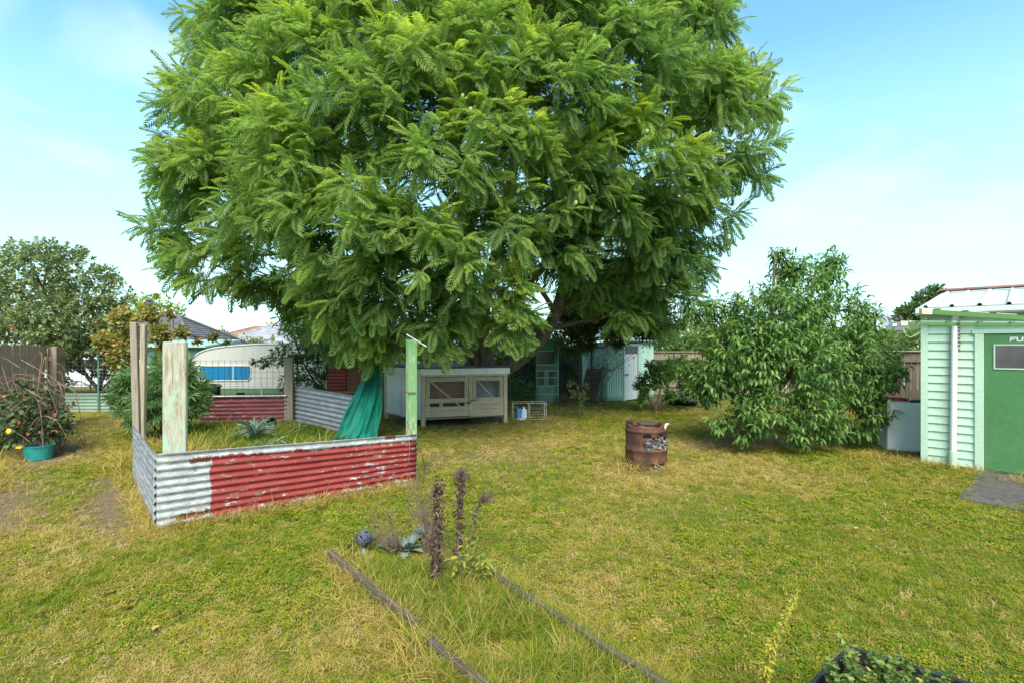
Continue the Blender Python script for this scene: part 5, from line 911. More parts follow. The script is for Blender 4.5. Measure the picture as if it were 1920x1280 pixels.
def wire_cage():
    c = G(962, 787); t = thing('wire_cage', 'rusty white wire cage frame lying on the grass by the hutch', 'cage', c, R(3)); m = m_noise('white_rusty_wire', (.25, .14, .08), (.66, .64, .6), 12, .7, 0); s = MB(); w, d, h = .80, .42, .40
    for z in (0.02, h):
        for p, q in (((0, 0), (w, 0)), ((w, 0), (w, d)), ((w, d), (0, d)), ((0, d), (0, 0))): s.tube([(*p, z), (*q, z)], .007, 5)
    for x in (0, w * .5, w):
        for y in (0, d): s.tube([(x, y, 0), (x, y, h + .0)], .009, 5)
    for z in (.14, .27): s.tube([(0, d, z), (w, d, z)], .004, 4); s.tube([(w * .5, 0, z), (w, 0, z)], .003, 4)
    s.build('frame', m, t); r = V(978, 785, 12.75)
    o = thing('milk_bottle', 'blue and white plastic bottle inside the wire cage', 'bottle', (r[0], r[1] + .12, 0)); MB().box((-.11, -.06, .05), (.0, .06, .27)).build('blue_panel', m_noise('blue_plastic', (.04, .20, .55), (.08, .3, .65), 5, .4, 0), o, bevel=.012); MB().box((.002, -.06, .05), (.13, .06, .25)).build('body', m_noise('white_plastic', (.55, .62, .68), (.7, .75, .78), 5, .4, 0), o, bevel=.012); MB().lathe([(.001, 0), (.12, 0), (.12, .045), (.001, .045)], k=12).build('base', M_white, o); MB().lathe([(.025, 0), (.025, .05), (.001, .05)], (.06, 0, .25), 10).build('cap', M_white, o)
wire_cage()
def rubbish():
    for i, (px, py, Y, s, lab) in enumerate(((1272, 752, 16.2, .30, 'black rubbish bag left of the peach tree'), (1292, 756, 15.9, .22, 'small black bag nearer the peach tree trunk'), (1265, 735, 16.8, .26, 'black bag slumped against the back fence'))):
        m = MB().ball((0, 0, .5), 1, 18, 12, (1.2, .9, .62)); v = np.concatenate(m.v); k = 1 + .35 * (fbm(v[:, 0] * 2.5 + i * 5, v[:, 2] * 2.5 + v[:, 1] * 2, 77, 3) - .5); v = (v - (0, 0, .5)) * k[:, None] + (0, 0, .5); v[:, 2] = np.maximum(v[:, 2], 0)
        p = V(px, py, Y); reg(MB().add(v * s, m.f).build('rubbish_bag', M_black, loc=(p[0], p[1], 0), smooth=True), lab, 'bag', 'black bags by the back fence')
rubbish()

# ================================================================== grey tub with buckets, clothes line
def tub():
    c = G(1664, 844); a = math.atan2(-.69, .72) + R(24); t = thing('concrete_tub', 'grey concrete tub standing behind the garage corner', 'tub', c, a); m = m_noise('tub_grey', (.66, .65, .62), (.76, .74, .71), 3, .8, .05, c3=(.58, .55, .51)); w, d, h, k = .95, .55, .82, .05
    MB().box((0, 0, 0), (w, k, h)).build('wall', m, t, bevel=.01); MB().box((0, d - k, 0), (w, d, h)).build('wall', m, t, bevel=.01); MB().box((0, k + .001, .0), (k, d - k - .001, h - .001)).build('wall', m, t); MB().box((w - k, k + .001, 0), (w, d - k - .001, h - .001)).build('wall', m, t); MB().box((k, k, .3), (w - k, d - k, .34)).build('bottom', m, t); MB().box((.42, k, .34), (.46, d - k, h - .03)).build('divider', m, t)
    M = Matrix.Rotation(a, 4, 'Z'); p1 = Vector(c) + M @ Vector((.22, .28, 0)); p2 = Vector(c) + M @ Vector((.56, .27, 0))
    q = thing('paint_bucket', 'white bucket with a red rim sitting in the grey tub', 'bucket', (p1.x, p1.y, .345)); MB().lathe([(.001, 0), (.12, 0), (.14, .5), (.13, .5), (.11, .02), (.001, .02)], k=24).build('body', M_white, q, smooth='auto'); MB().lathe([(.135, .49), (.155, .49), (.155, .53), (.135, .53), (.135, .49)], k=24).build('rim', m_noise('red_plastic', (.5, .02, .03), (.6, .05, .05), 5, .4, 0), q, smooth='auto')
    reg(MB().lathe([(.001, 0), (.11, 0), (.15, .46), (.165, .47), (.165, .495), (.14, .495), (.1, .03), (.001, .03)], k=24).build('black_pot', M_black, smooth='auto', loc=(p2.x, p2.y, .345)), 'black plastic pot in the grey tub beside the red rimmed bucket', 'pot')
    o = MB().tube(curve_pts([V(1698, 752, 9.9), V(1698, 712, 9.9), V(1702, 708, 9.9), V(1704, 712, 9.9), V(1704, 752, 9.9)], 16), .008, 6).build('wire_hoop', M_white); reg(o, 'thin pale wire hoop standing behind the grey tub', 'hoop')
tub()
def clothesline():
    t = thing('clothes_line', 'green clothes line frame with pale end caps before the garage', 'clothes line', (6.6, 5.0, 0)); o = np.array([6.6, 5.0, 0]); g = m_paint('line_green', (.075, .18, .035), .4, (.1, .12, .05), .35, 6); cr = m_paint('cream_cap', (.62, .58, .36), .45, (.35, .25, .12), .4, 8); line = m_noise('line_white', (.6, .6, .56), (.72, .72, .68), 9, .5, 0)
    def arm(p, q, w, cap):
        d = nrm(q - p); MB().beam(p + d * cap, q, w * .8, w).build('arm', g, t, o, bevel=.003); MB().beam(p, p + d * (cap - .002), w * .95, w * 1.16).build('end_cap', cr, t, o, bevel=.004); return d
    # near arm runs towards us to the right; far arm lies parallel to the garage front
    p1, q1 = V(1726, 584, 5.6), V(1985, 601, 5.6); p2, q2 = V(1688, 607, 6.9), V(1985, 609.5, 6.3); arm(p1, q1, .05, .11); arm(p2, q2, .044, .08)
    for k in range(5):
        a = p2 + (q2 - p2) * (.12 + .2 * k) + (0, 0, .03); b = p1 + (q1 - p1) * (.12 + .2 * k) + (0, 0, .034); MB().tube(curve_pts([a, (a + b) / 2 - (0, 0, .03), b], 7), .0028, 5).build('line', line, t, o)
        MB().box(a - (.03, .015, .006), a + (.03, .015, .004)).build('line_clip', M_black, t, o); MB().box(b - (.03, .015, .006), b + (.03, .015, .004)).build('line_clip', M_black, t, o)
    for p, q in ((p1, q1), (p2, q2)): MB().tube([p + (0, 0, .034), q + (0, 0, .034)], .0028, 5).build('line', line, t, o)
    MB().tube(curve_pts([p2 + (.03, 0, -.02), p2 + (.06, 0, -.12), p2 + (.12, 0, -.17), p2 + (.2, -.03, -.13), p2 + (.3, -.1, .0)], 12), .003, 5).build('loose_line', line, t, o)
    # frame at the end out of view: cross beam on two posts
    MB().beam(q1 + (0, 0, -.06), q2 + (0, 0, .025), .06, .05).build('cross_beam', g, t, o)
    for q in (q1, q2): MB().tube([(q[0] + .02, q[1], 0), (q[0] + .02, q[1], 2.02)], .03, 10).build('post', g, t, o)
    # hanging chain
    c = p2 + (q2 - p2) * ((1806 - 1688) / 297 * .95); ch = thing('hanging_chain', 'short grey chain hanging from the clothes line arm', 'chain', (c[0], c[1] - .03, 1.68)); cm = m_noise('chain_grey', (.08, .085, .09), (.18, .18, .19), 15, .5, 0, metal=.6); n = 8
    th = np.linspace(0, 2 * math.pi, 15)
    for i in range(n):
        z = .375 - i * .045; x = np.cos(th) * .016; zz = np.sin(th) * .03; pts = np.stack([x, 0 * x, zz + z], 1) if i % 2 == 0 else np.stack([0 * x + .004, x, zz + z], 1); MB().tube(pts, .0045, 6, cap=False).build('chain_link', cm, ch, smooth=True)
    MB().tube(curve_pts([(0, .03, .41), (-.012, .0, .42), (-.012, -.0, .45), (0, .01, .47)], 8), .006, 6).build('hook', m_noise('hook_pink', (.4, .2, .18), (.55, .32, .3), 6, .5, 0), ch)
clothesline()

# ================================================================== rusty drum
def drum():
    c = np.array([1.93, 7.67, 0]); t = thing('rusty_drum', 'rusty burnt steel drum with ash spilling from a hole', 'drum', c); k = 64; r = .29
    prof = [(0.0, r), (.02, r + .008), (.04, r), (.12, r - .002), (.135, r + .004), (.15, r - .002), (.17, r + .004), (.19, r - .002), (.22, r), (.28, r), (.295, r + .013), (.31, r + .013), (.325, r), (.40, r), (.44, r), (.48, r), (.52, r), (.545, r), (.56, r + .013), (.575, r + .013), (.59, r), (.61, r), (.63, r), (.655, r)]
    th = np.linspace(0, 2 * math.pi, k, endpoint=False); v = []; f = []
    for i, (z, rr) in enumerate(prof):
        for j, a in enumerate(th):
            zz = z; e = vnoise(np.array([j * .35]), np.array([2.2]), 9)[0] - .5
            if i >= len(prof) - 2: zz = z + e * .09 * (1 if i == len(prof) - 1 else .35) - .015
            q = rr + .006 * (vnoise(np.array([j * .2]), np.array([z * 8]), 13)[0] - .5); v.append((q * math.cos(a), q * math.sin(a), zz))
    def hole(z, a):
        x = (a - R(290) + math.pi) % (2 * math.pi) - math.pi; return (abs(x) < .62 + .12 * math.sin(z * 90)) and (.335 < z < .50 + .035 * math.sin(x * 9)) or (abs(x + .05) < .42 and .02 < z < .1 + .015 * math.sin(x * 12))
    for i in range(len(prof) - 1):
        for j in range(k):
            zc = (prof[i][0] + prof[i + 1][0]) / 2
            if not hole(zc, th[j] + .05): f.append((i * k + j, i * k + (j + 1) % k, (i + 1) * k + (j + 1) % k, (i + 1) * k + j))
    n = NT('burnt_rust'); a = n.noise(5, 8, .7, n.coord((1, 1, .6))); cc = n.ramp(a, [(.3, (.016, .009, .007)), (.46, (.055, .022, .013)), (.58, (.115, .043, .02)), (.72, (.19, .08, .036))]); cc = n.mix(n.ramp(n.noise(13, 6, .7, n.coord((1, 1, .35), (3, 2, 5))), [(.6, 0), (.72, .8)]), cc, (.035, .03, .032)); cc = n.mix(n.ramp(n.noise(9, 5, .7, n.coord((1, 1, 1), (7, 2, 1))), [(.68, 0), (.74, .7)]), cc, (.36, .15, .05)); n.col(cc).rough(.8).bump(a, .4, .01)
    o = MB().add(v, f).build('shell', n.m, t, smooth=True); sm = o.modifiers.new('thick', 'SOLIDIFY'); sm.thickness = .004
    ash = m_noise('ash', (.05, .045, .04), (.29, .26, .22), 16, .95, .5, lo=.38, hi=.62, c3=(.09, .075, .065)); b = MB()
    for i in range(230):
        if i < 190: an = R(290) + random.uniform(-.66, .66); z = random.uniform(.33, .50) - .06 * abs(an - R(290)); rr = random.uniform(.245, .292)
        else: an = R(288) + random.uniform(-.5, .5); z = random.uniform(.0, .09); rr = random.uniform(.26, .34)
        s = random.uniform(.008, .026); M = Matrix.Translation((rr * math.cos(an), rr * math.sin(an), z)) @ Matrix.Rotation(random.random() * 6, 4, rand_dir(1)[0]); b.box((-s, -s * .7, -s * .35), (s, s * .7, s * .35), M, random.uniform(.4, 1))
    reg(b.build('ash', ash, t), kind='stuff'); MB().lathe([(.262, .10), (.262, .46), (.2, .53), (.001, .55)], k=24).build('ash_fill', m_noise('dark_ash', (.02, .018, .016), (.09, .08, .07), 12, 1, .4), t)
    # junk on top: burnt lid piece, charred lumps, pale bent strip
    MB().lathe([(.001, .015), (.10, .01), (.14, .0), (.14, -.02), (.001, -.015)], (.02, .08, .655), 20).build('burnt_lid', m_noise('burnt_black', (.02, .018, .018), (.08, .06, .05), 9, .9, .3), t)
    b = MB()
    for i in range(9): a = R(150) + random.uniform(-.6, 1.0); b.ball((.26 * math.cos(a), .26 * math.sin(a), .645 + random.uniform(-.01, .03)), random.uniform(.015, .032), 7, 5, (1, .8, .7))
    b.build('charred_lumps', m_noise('char', (.015, .013, .012), (.07, .05, .045), 12, .95, .3), t)
    P = np.zeros((10, 4, 3)); cl = curve_pts([(.20, -.20, .575), (.225, -.20, .635), (.245, -.18, .67), (.29, -.14, .67), (.32, -.1, .655)], 10)
    for j in range(4): P[:, j] = cl + np.outer(1 - .3 * np.abs(np.linspace(-1, 1, 10)), np.array([.022, .016, -.008])) * (j - 1.5) * .75
    MB().sheet(P, .004).build('pale_strip', m_noise('pale_plastic', (.55, .42, .34), (.75, .66, .56), 9, .6, 0), t, smooth=True)
drum()

# ================================================================== garden bed in the foreground
M_bed = m_wood('old_bed_board', (.04, .028, .02), (.11, .078, .05), (.16, .12, .08), 0, 50)
def board(label, p, q, h, th=.042, z0=-.03):
    p = np.asarray(p[:2]); q = np.asarray(q[:2]); d = q - p; L = np.linalg.norm(d); n = 14; b = MB(); u = np.linspace(0, 1, n); w = (fbm(u * 4, u * 0 + p[0], 55) - .5) * .02; P = []
    v = []; f = []
    for i in range(n):
        top = h + w[i]; y = w[i] * .6; v += [(u[i] * L, y - th / 2, z0), (u[i] * L, y + th / 2, z0), (u[i] * L, y + th / 2, top), (u[i] * L, y - th / 2, top)]
        if i: a = 4 * (i - 1); f += [(a + k, a + (k + 1) % 4, a + 4 + (k + 1) % 4, a + 4 + k) for k in range(4)]
    f += [(3, 2, 1, 0), tuple(4 * n - 4 + k for k in range(4))]; o = b.add(v, f).build('edging_board', M_bed, loc=(p[0], p[1], 0), rot=(0, 0, math.atan2(d[1], d[0])), bevel=.004); reg(o, label, 'board', 'timber edging boards of the narrow bed')
board('long dark timber edging board on the bed\'s left side', G(618, 1052), G(778, 1192), .10); board('short timber edging board at the bed\'s near left', G(806, 1222), G(935, 1330), .09); board('narrow timber edging board on the bed\'s right side', G(925, 1092), G(1262, 1315), .08, .035)
def dead_stalks():
    lm = m_leaf('withered_leaf', [(0, (.045, .025, .018)), (.6, (.11, .065, .045)), (1, (.22, .145, .10))], .9, .15)
    for lab, pts, head, w, n in (('tallest thick withered brown stalk in the bed, nearest to us', [(815, 1105, 3.9), (818, 1040, 3.9), (822, 970, 3.9), (820, 905, 3.9)], 0, .055, 620), ('withered stalk with a bushy round seed head behind the nearest', [(852, 1065, 4.2), (860, 1010, 4.22), (862, 950, 4.22), (866, 890, 4.22)], 1, .04, 380), ('thin short withered stalk with a small seed head on the right', [(875, 1060, 4.3), (885, 1000, 4.3), (893, 960, 4.3), (905, 930, 4.3)], 2, .012, 90)):
        c = curve_pts([V(*p) for p in pts], 20); b = np.array([*c[0][:2], 0]); c[0][2] = 0; t = thing('withered_stalk', lab, 'dead plant', b, 0, 'withered stalks in the narrow bed'); MB().tube(c, np.linspace(.016, .005, 20) * (1.2 if head == 0 else .8), 7, wob=.3).build('stem', M_dead, t, b)
        k = RNG.integers(0, 20, n); prof = np.interp(k / 19, [0, .2, .6, 1], [.55, .8, 1.1, .8]); p = c[k] + RNG.normal(size=(n, 3)) * w * .42 * prof[:, None]; d = rand_dir(n); d[:, 2] -= .5; leaves(t, b, 'withered_leaves', T_oval(.22, .15, .5), p, nrm(d), .035 * (.6 + .8 * RNG.random(n)), RNG.random(n), lm, 1)
        if head:
            rr = .085 if head == 1 else .075; cc = c[-1] + ((0, 0, .0) if head == 1 else (.03, 0, -.01)); s = MB(); tips = cc + rand_dir(90) * rr * (.6 + .5 * RNG.random((90, 1))) * (1.05, 1, .8); twigs(s, c[-1] - (0, 0, .04), list(tips), .0025, .001, .05, 3); s.build('seed_twigs', M_dead, t, b); m = 420 if head == 1 else 200
            p = cc + rand_dir(m) * rr * (.45 + .6 * RNG.random((m, 1))) * (1.1, 1, .75); leaves(t, b, 'seed_heads', T_diamond(.35, .1, .2), p, rand_dir(m), .011, RNG.random(m), lm, 1)
    # fine wispy dead stems left of the tall stalk
    for lab, x0, xs, top in (('wispy brown dead stems between the cabbage and the stalks', 725, 50, 955), ('sparse thin dry stems beside the tall stalk', 790, 34, 905)):
        b = np.array([*V(x0 + 20, 1040, 4.5)[:2], 0]); t = thing('wispy_dead_weed', lab, 'dead plant', b); s = MB()
        for i in range(46): a = V(x0 + 20 + random.uniform(-14, 14), 1038, 4.5); e = V(x0 + random.uniform(-xs, xs) * .8, top + random.uniform(-10, 60), 4.5 + random.uniform(-.2, .2)); s.tube(curve_pts([a, (a + e) / 2 + RNG.normal(size=3) * .03, e, e + np.array([random.uniform(-.05, .05), 0, -.06])], 7), np.linspace(.0032, .0012, 7), 4, cap=False)
        s.build('stem', M_dead, t, b)
dead_stalks()
def leafy(name, label, c, n, L, w, tints, tilt, mat, tmpl, sub='leaf', cat='plant', group=None, el=(.3, 1.2), rad=.02):
    t = thing(name, label, cat, c, 0, group); ms = [np_mesh(sub, tmpl[0], tmpl[1], True, np.full(len(tmpl[0]), q)) for q in tints]
    for m in ms: m.materials.append(mat)
    for i in range(n):
        a = i * 2.4 + random.uniform(-.3, .3); e = el[0] + (el[1] - el[0]) * (i + .5) / n; s = L * random.uniform(.75, 1.15); x = Vector((math.cos(a) * math.cos(e), math.sin(a) * math.cos(e), math.sin(e))); z = (Vector((0, 0, 1)) - x * x.z).normalized(); z = (z + Vector(rand_dir(1)[0]) * tilt); z = (z - x * z.dot(x)).normalized(); y = z.cross(x)
        o = link(sub, ms[i % len(ms)], None, t); p = Vector((math.cos(a) * rad, math.sin(a) * rad, .01)); o.matrix_local = Matrix(((x.x * s, y.x * s, z.x * s, p.x), (x.y * s, y.y * s, z.y * s, p.y), (x.z * s, y.z * s, z.z * s, p.z), (0, 0, 0, 1)))
    return t
def T_cup(w=.42, cup=.5, n=5, fr=.04):
    v = []; f = []; m = 7
    for i in range(n + 1):
        t = i / n; ww = w * math.sin(math.pi * min(.97, .08 + .8 * t)) ** .75
        for j in range(m): s = j / (m - 1) * 2 - 1; v.append([t - .12 * s * s, s * ww, cup * (t * t * .6) + .35 * ww * s * s + fr * math.sin(j * 4 + i * 3) * abs(s)])
    for i in range(n):
        for j in range(m - 1): a = i * m + j; f.append([a, a + 1, a + m + 1, a + m])
    return np.array(v), np.array(f)
BLUE = m_leaf('blue_green_leaf', [(0, (.10, .11, .15)), (.35, (.20, .22, .27)), (.6, (.13, .18, .15)), (1, (.22, .28, .23))], .5, .15)
c = G(682, 1036); cb = leafy('red_cabbage', 'small purplish blue cabbage at the far left of the bed', (c[0], c[1], .05), 22, .12, .4, (.02, .15, .3), .35, BLUE, T_cup(.44, .55, 6, .12), el=(.3, 1.5), rad=.012); MB().ball((0, 0, .062), .036, 14, 10).build('heart', m_noise('cabbage_heart', (.10, .09, .15), (.24, .24, .32), 14, .5, .3), cb, smooth=True); MB().tube([(0, 0, -.06), (0, 0, .06)], .018, 8).build('stem', m_noise('cabbage_stem', (.25, .26, .22), (.35, .36, .3), 8, .7, 0), cb)
c = G(645, 1040); leafy('withered_leaf_stub', 'single reddish withered leaf beside the small cabbage', (c[0], c[1], .04), 1, .13, .3, (.1,), .2, m_leaf('wine_leaf', [(0, (.14, .07, .07)), (1, (.22, .12, .11))]), T_cup(.3, .3), el=(.5, .5))
for i, (px, py, n, L, lab) in enumerate(((762, 1035, 20, .15, 'blue green broccoli plant behind the dead stalks'), (738, 1028, 14, .12, 'smaller blue green brassica left of the broccoli'), (800, 1010, 18, .17, 'blue green brassica just behind the tall withered stalk'))): c = G(px, py); leafy('brassica_plant', lab, c, n, L, .4, (.55, .75, .95), .4, BLUE, T_ragged(.22, .45), el=(.3, 1.35), group='blue green brassicas in the bed')
KALE = m_leaf('grey_kale_leaf', [(0, (.09, .14, .10)), (1, (.24, .32, .26))], .6, .2)
c = G(478, 828); leafy('kale_plant', 'tall grey green kale plant inside the pen', (c[0], c[1], .1), 52, .44, .3, (.1, .5, .9), .9, KALE, T_ragged(.05, .62), el=(.5, 1.5))
c = G(510, 845); leafy('kale_plant', 'smaller drooping kale lying right of the tall kale', (c[0], c[1], .08), 9, .4, .3, (.2, .6, .95), .3, KALE, T_ragged(.06, .6), el=(.2, 1.1))
c = G(560, 815); leafy('kale_plant', 'low bluish kale near the silver sheet', (c[0], c[1], .1), 8, .34, .3, (.2, .5), .3, KALE, T_ragged(.06, .6), el=(.2, 1.1))
YEL = m_leaf('yellowing_leaf', [(0, (.12, .18, .03)), (.5, (.26, .27, .035)), (1, (.42, .28, .05))], .5, .3)
c = G(868, 1100)
for i, (dx, dy, h, lab) in enumerate(((-.03, 0, .3, 'yellowing seedling nearest the tall withered stalk'), (.08, .12, .36, 'taller yellowing seedling behind the nearest one'), (.16, .0, .28, 'yellowing seedling at the right edge of the bed'))):
    b = np.array([c[0] + dx, c[1] + dy, 0]); t = thing('yellow_seedling', lab, 'seedling', b, 0, 'yellowing seedlings in the bed'); s = MB(); P = []; X = []
    for j in range(4):
        tip = b + (random.uniform(-.07, .07), random.uniform(-.05, .05), h * random.uniform(.7, 1)); cc = curve_pts([b, (b + tip) / 2, tip], 10); s.tube(cc, np.linspace(.004, .0015, 10), 5, cap=False)
        for q in range(4, 10):
            for _ in range(2): P.append(cc[q]); d = rand_dir(1)[0]; d[2] = .25 * d[2] - .05; X.append(d)
    s.build('stem', M_dead, t, b); n = len(P); leaves(t, b, 'foliage', T_oval(.2, .08, .25), np.array(P), nrm(np.array(X)), .062 * (.6 + .7 * RNG.random(n)), RNG.random(n), YEL, .5, 40)
c = G(745, 1090); generic_tree('leafy_weed', 'low bright green weed among the grass of the bed', c, [[c, c + (0, 0, .05), c + (0, 0, .1)]], [(755, 1085, 4.0, .07), (735, 1100, 3.9, .06), (730, 1115, 3.8, .05)], T_oval(.35, .05, .1), .022, [(0, (.10, .18, .02)), (1, (.25, .32, .04))], 500, 4, .004, cat='weed', back=.02)

# ================================================================== black planter and weed, bottom right
def planter():
    a = V(1592, 1212, 2.42); zt = a[2]; b = V(1500, 1300, (EYE - zt) * F / 650); e = V(1850, 1290, (EYE - zt) * F / 640); d1 = b - a; d2 = e - a; L1, L2 = .55, np.linalg.norm(d2[:2]); u = nrm(d1) * L1; w = nrm(d2) * max(L2, .55); o = np.array([a[0], a[1], 0]); t = thing('black_planter', 'black plastic planter box full of leafy herbs', 'planter', o); c = [a - o, a + w - o, a + w + u - o, a + u - o]; ctr = sum(c) / 4
    def ring(s, z): return [tuple(ctr[:2] + (p[:2] - ctr[:2]) * s) + (z,) for p in c]
    R_ = [ring(.80, 0.0), ring(.97, zt - .02), ring(1.02, zt - .02), ring(1.02, zt + .008), ring(.95, zt + .008), ring(.93, zt - .05)]; v = [p for r in R_ for p in r]; f = [(4 * i + j, 4 * i + (j + 1) % 4, 4 * i + 4 + (j + 1) % 4, 4 * i + 4 + j) for i in range(len(R_) - 1) for j in range(4)] + [(3, 2, 1, 0)]
    m = m_noise('planter_black', (.012, .012, .013), (.03, .03, .032), 10, .3, .05); MB().add(v, f).build('box', m, t, bevel=.006); sr = ring(.925, zt - .055); MB().add(sr + [(p[0], p[1], p[2] - .1) for p in sr], [(0, 1, 2, 3), (7, 6, 5, 4)]).build('soil', m_noise('potting_soil', (.02, .015, .01), (.07, .05, .035), 20, 1, .5), t)
    C = o + ctr; C[2] = zt; t2 = thing('herb_plant', 'small leaved green herb filling the black planter', 'herb', (C[0], C[1], zt - .05)); b2 = np.array([C[0], C[1], zt - .05]); s = MB(); P = []; X = []; n = 0
    for i in range(90):
        st = b2 + (u * random.uniform(-.3, .28) + w * random.uniform(-.42, .42)) * (1, 1, 0); tip = st + np.array([random.uniform(-.07, .07), random.uniform(-.07, .07), random.uniform(.05, .17)]); cc = curve_pts([st, (st + tip) / 2, tip], 9); s.tube(cc, np.linspace(.0022, .001, 9), 4, cap=False)
        for q in range(2, 9):
            for _ in range(4): P.append(cc[q]); d = rand_dir(1)[0]; d[2] = abs(d[2]) * .6; X.append(d)
    s.build('stems', M_twig, t2, b2); n = len(P); HM = m_leaf('herb_leaf', [(0, (.06, .10, .02)), (.5, (.13, .19, .035)), (.9, (.22, .27, .06)), (1, (.42, .36, .06))], .5, .25); leaves(t2, b2, 'foliage', T_oval(.33, .05, .1), np.array(P), np.array(X), .024 * (.6 + .8 * RNG.random(n)), RNG.random(n), HM, .4, 120)
    b3 = np.array([*V(1428, 1300, 2.6)[:2], 0]); t3 = thing('yellow_weed', 'tall yellow green weed stalk leaning left of the planter', 'weed', b3); cc = curve_pts([b3, V(1440, 1240, 2.5), V(1460, 1180, 2.48), V(1496, 1108, 2.45)], 24); MB().tube(cc, np.linspace(.006, .0025, 24), 5, cap=False).build('stem', m_noise('weed_stem', (.25, .24, .05), (.36, .32, .09), 9, .7, 0), t3, b3)
    n = 420; k = RNG.integers(4, 24, n); d = rand_dir(n); d[:, 2] += .3; leaves(t3, b3, 'foliage', T_oval(.2, .1, .2), cc[k], nrm(d), .036 * (1.25 - k / 24 * .8), .3 + .6 * RNG.random(n), m_leaf('weed_leaf', [(0, (.3, .3, .03)), (1, (.55, .46, .08))], .5, .3), .5, 30)
planter()

# ================================================================== left side: palmate bush, bramble, pot
b = V(300, 0, 10.4) * (1, 1, 0)
generic_tree('palmate_bush', 'lush green bush with fingered leaves behind the left posts', b, [[b, b + (.05, 0, .5), b + (0, 0, 1.2)], [b, b + (-.3, 0, .5), b + (-.6, 0, .9)], [b, b + (.3, 0, .5), b + (.5, 0, .9)]], [(290, 700, 10.3, .4), (330, 705, 10.3, .42), (255, 725, 10.2, .4), (365, 730, 10.4, .32), (300, 745, 10.0, .5), (235, 745, 10.1, .28), (350, 765, 10.2, .35), (260, 770, 10.0, .35), (310, 685, 10.4, .25), (380, 745, 10.4, .18), (215, 740, 10.2, .14), (345, 690, 10.4, .25)], T_palmate(7, .075), .2, [(0, (.055, .11, .04)), (.5, (.11, .20, .065)), (1, (.25, .37, .14))], 17, 7, .03, .5, .1, 'bush', singles=200, back=.3)
def bramble():
    b = np.array([-7.75, 8.65, 0]); t = thing('bramble', 'tangled bramble with bare canes sprawling over the left fence', 'bramble', b); s = MB()
    for i in range(46):
        a = b + (random.uniform(-.5, .4), random.uniform(-.3, .8), 0); e = V(random.uniform(-30, 125), random.uniform(660, 800), random.uniform(7.8, 9.4)); s.tube(curve_pts([a, (a + e) / 2 + (random.uniform(-.2, .2), 0, random.uniform(.1, .5)), e, e + (random.uniform(-.3, .4), 0, -random.uniform(.05, .4))], 14), np.linspace(.009, .003, 14) * random.uniform(.6, 1.2), 5, cap=False)
    s.build('cane', m_noise('bramble_cane', (.16, .08, .06), (.33, .22, .16), 8, .8, 0), t, b); lobes = [(V(a, y, d), r) for a, y, d, r in ((60, 790, 8.5, .33), (30, 770, 8.4, .35), (95, 800, 8.6, .25), (110, 770, 9, .22), (15, 810, 8.2, .25), (70, 750, 8.8, .25), (125, 800, 8.8, .15), (40, 730, 8.7, .2), (90, 735, 9, .15))]
    P, D, I = shoots_on(lobes, 80, .4); ok = P[:, 2] > .05; P, D = P[ok], D[ok]; B, X, o = rosettes(P, D, 4, (.4, 1.4), .1, .2); n = len(B); leaves(t, b, 'foliage', T_oval(.36, .06, .15), B, X, .075 * (.6 + .7 * RNG.random(n)), np.where(RNG.random(n) < .06, 1, RNG.random(n) * .8), m_leaf('bramble_leaf', [(0, (.035, .06, .025)), (.5, (.08, .125, .05)), (.8, (.2, .24, .10)), (.9, (.30, .2, .1)), (1, (.40, .12, .06))], .5, .25), .6, 60)
    c = np.array([*G(73, 859)[:2], 0]); p = thing('teal_pot', 'teal plastic pot with a yellow scoop under the bramble', 'pot', c); MB().lathe([(.001, 0), (.17, 0), (.195, .2), (.205, .2), (.205, .215), (.185, .215), (.16, .02), (.001, .02)], k=32).build('body', m_noise('teal_plastic', (.005, .16, .14), (.02, .24, .20), 5, .4, .05), p, smooth='auto'); MB().lathe([(.001, .0), (.15, .0), (.172, .17), (.001, .18)], (0, 0, .012), 24).build('soil', m_noise('pot_soil', (.03, .02, .015), (.08, .06, .04), 16, 1, .4), p); MB().box((-.2, -.2, .19), (-.1, -.14, .235)).build('scoop', m_noise('yellow_plastic', (.6, .4, .01), (.7, .5, .03), 5, .4, 0), p, bevel=.01)
    q = V(17, 808, 8.0); o = MB().ball((0, 0, 0), .045, 12, 8, (.9, .6, 1)).build('yellow_bottle_top', bpy.data.materials['yellow_plastic'], loc=tuple(q), smooth=True); reg(o, 'small yellow plastic cup caught in the bramble by the fence', 'cup')
bramble()
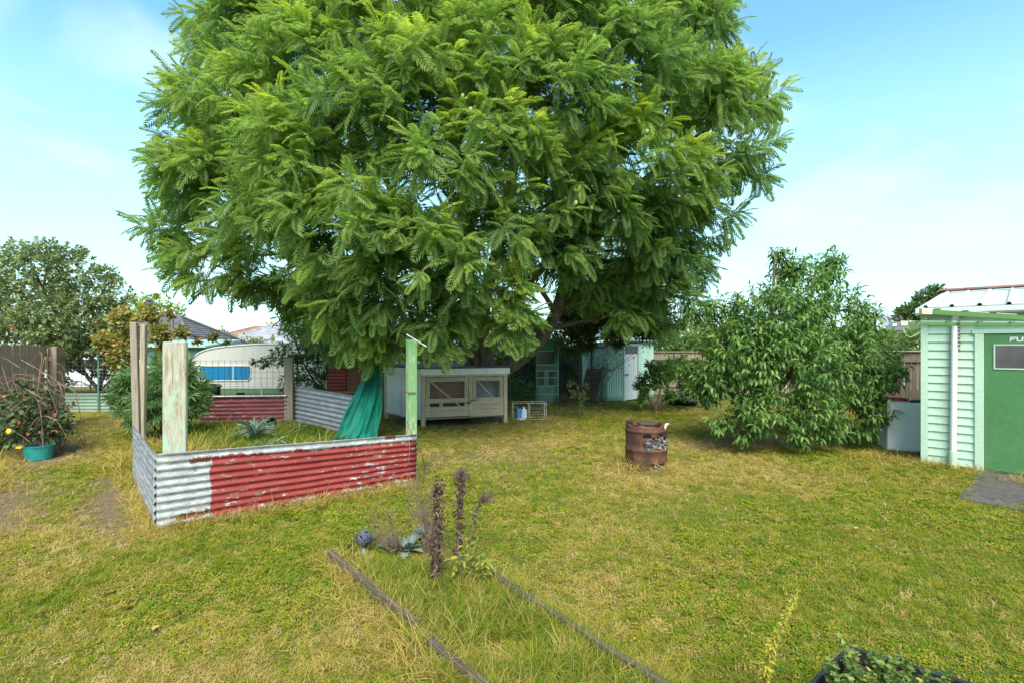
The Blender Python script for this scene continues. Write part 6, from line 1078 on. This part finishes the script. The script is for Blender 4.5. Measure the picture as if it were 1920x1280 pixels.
o = thing('watering_can_rose', 'dark green plastic watering pot lying in the pen grass', 'watering pot', tuple(G(505, 806))); MB().lathe([(.001, 0), (.1, 0), (.11, .2), (.1, .2), (.09, .02), (.001, .02)], k=20).build('body', m_noise('dark_green_plastic', (.005, .05, .04), (.01, .09, .07), 5, .4, 0), o, rot=(R(70), 0, R(40)), loc=(0, 0, .12), smooth='auto'); MB().tube(curve_pts([(-.05, 0, .2), (-.15, 0, .25), (-.2, 0, .15)], 8), .012, 8).build('handle', bpy.data.materials['dark_green_plastic'], o)
q = V(150, 728, 19.5); o = thing('white_car', 'white car glimpsed through the gate below the apple tree', 'car', (q[0], q[1], 0)); cw = m_noise('car_white', (.7, .7, .7), (.76, .76, .76), 3, .25, 0); out = [(-2, .35), (-2.05, .75), (-1.2, .92), (-.6, 1.35), (.9, 1.38), (1.5, .98), (2.1, .85), (2.1, .35)]; k = len(out)
MB().add([(x, 0, z) for x, z in out] + [(x, 1.6, z) for x, z in out], [tuple(range(k)), tuple(range(2 * k - 1, k - 1, -1))] + [(i, i + k, (i + 1) % k + k, (i + 1) % k) for i in range(k)]).build('body', cw, o, bevel=.05)
for x in (-1.25, 1.3):
    w = MB().lathe([(.001, -.1), (.31, -.1), (.32, -.06), (.32, .08), (.001, .08)], k=20).build('wheel', M_black, o, loc=(x, .05, .32), rot=(R(90), 0, 0)); MB().lathe([(.001, .083), (.19, .083), (.2, .09), (.001, .1)], k=16).build('rim', M_wire, w)
MB().add([(-.95, -.008, .95), (-.52, -.008, 1.29), (.85, -.008, 1.31), (1.25, -.008, .97)], [(0, 3, 2, 1)]).build('side_window', M_glassd, o)
# a few bigger leaves lying on the lawn
lf = np_mesh('lawn_leaf', *T_oval(.35, .12, .05)); lf.materials.append(m_noise('tan_leaf', (.40, .22, .07), (.52, .33, .13), 9, .8, 0))
for px, py, lab in ((300, 1180, 'curled tan leaf on the lawn left of the narrow bed'), (1612, 995, 'curled tan leaf on the lawn below the concrete slab')): p = G(px, py); reg(link('lawn_leaf', lf, None, None, (p[0], p[1], .03), (.1, -.1, px * 1.0)), lab, 'leaf', 'tan leaves on the lawn')
for ob in [x for x in COL.objects if x.name.startswith('lawn_leaf')]: ob.scale = (.07, .07, .07)
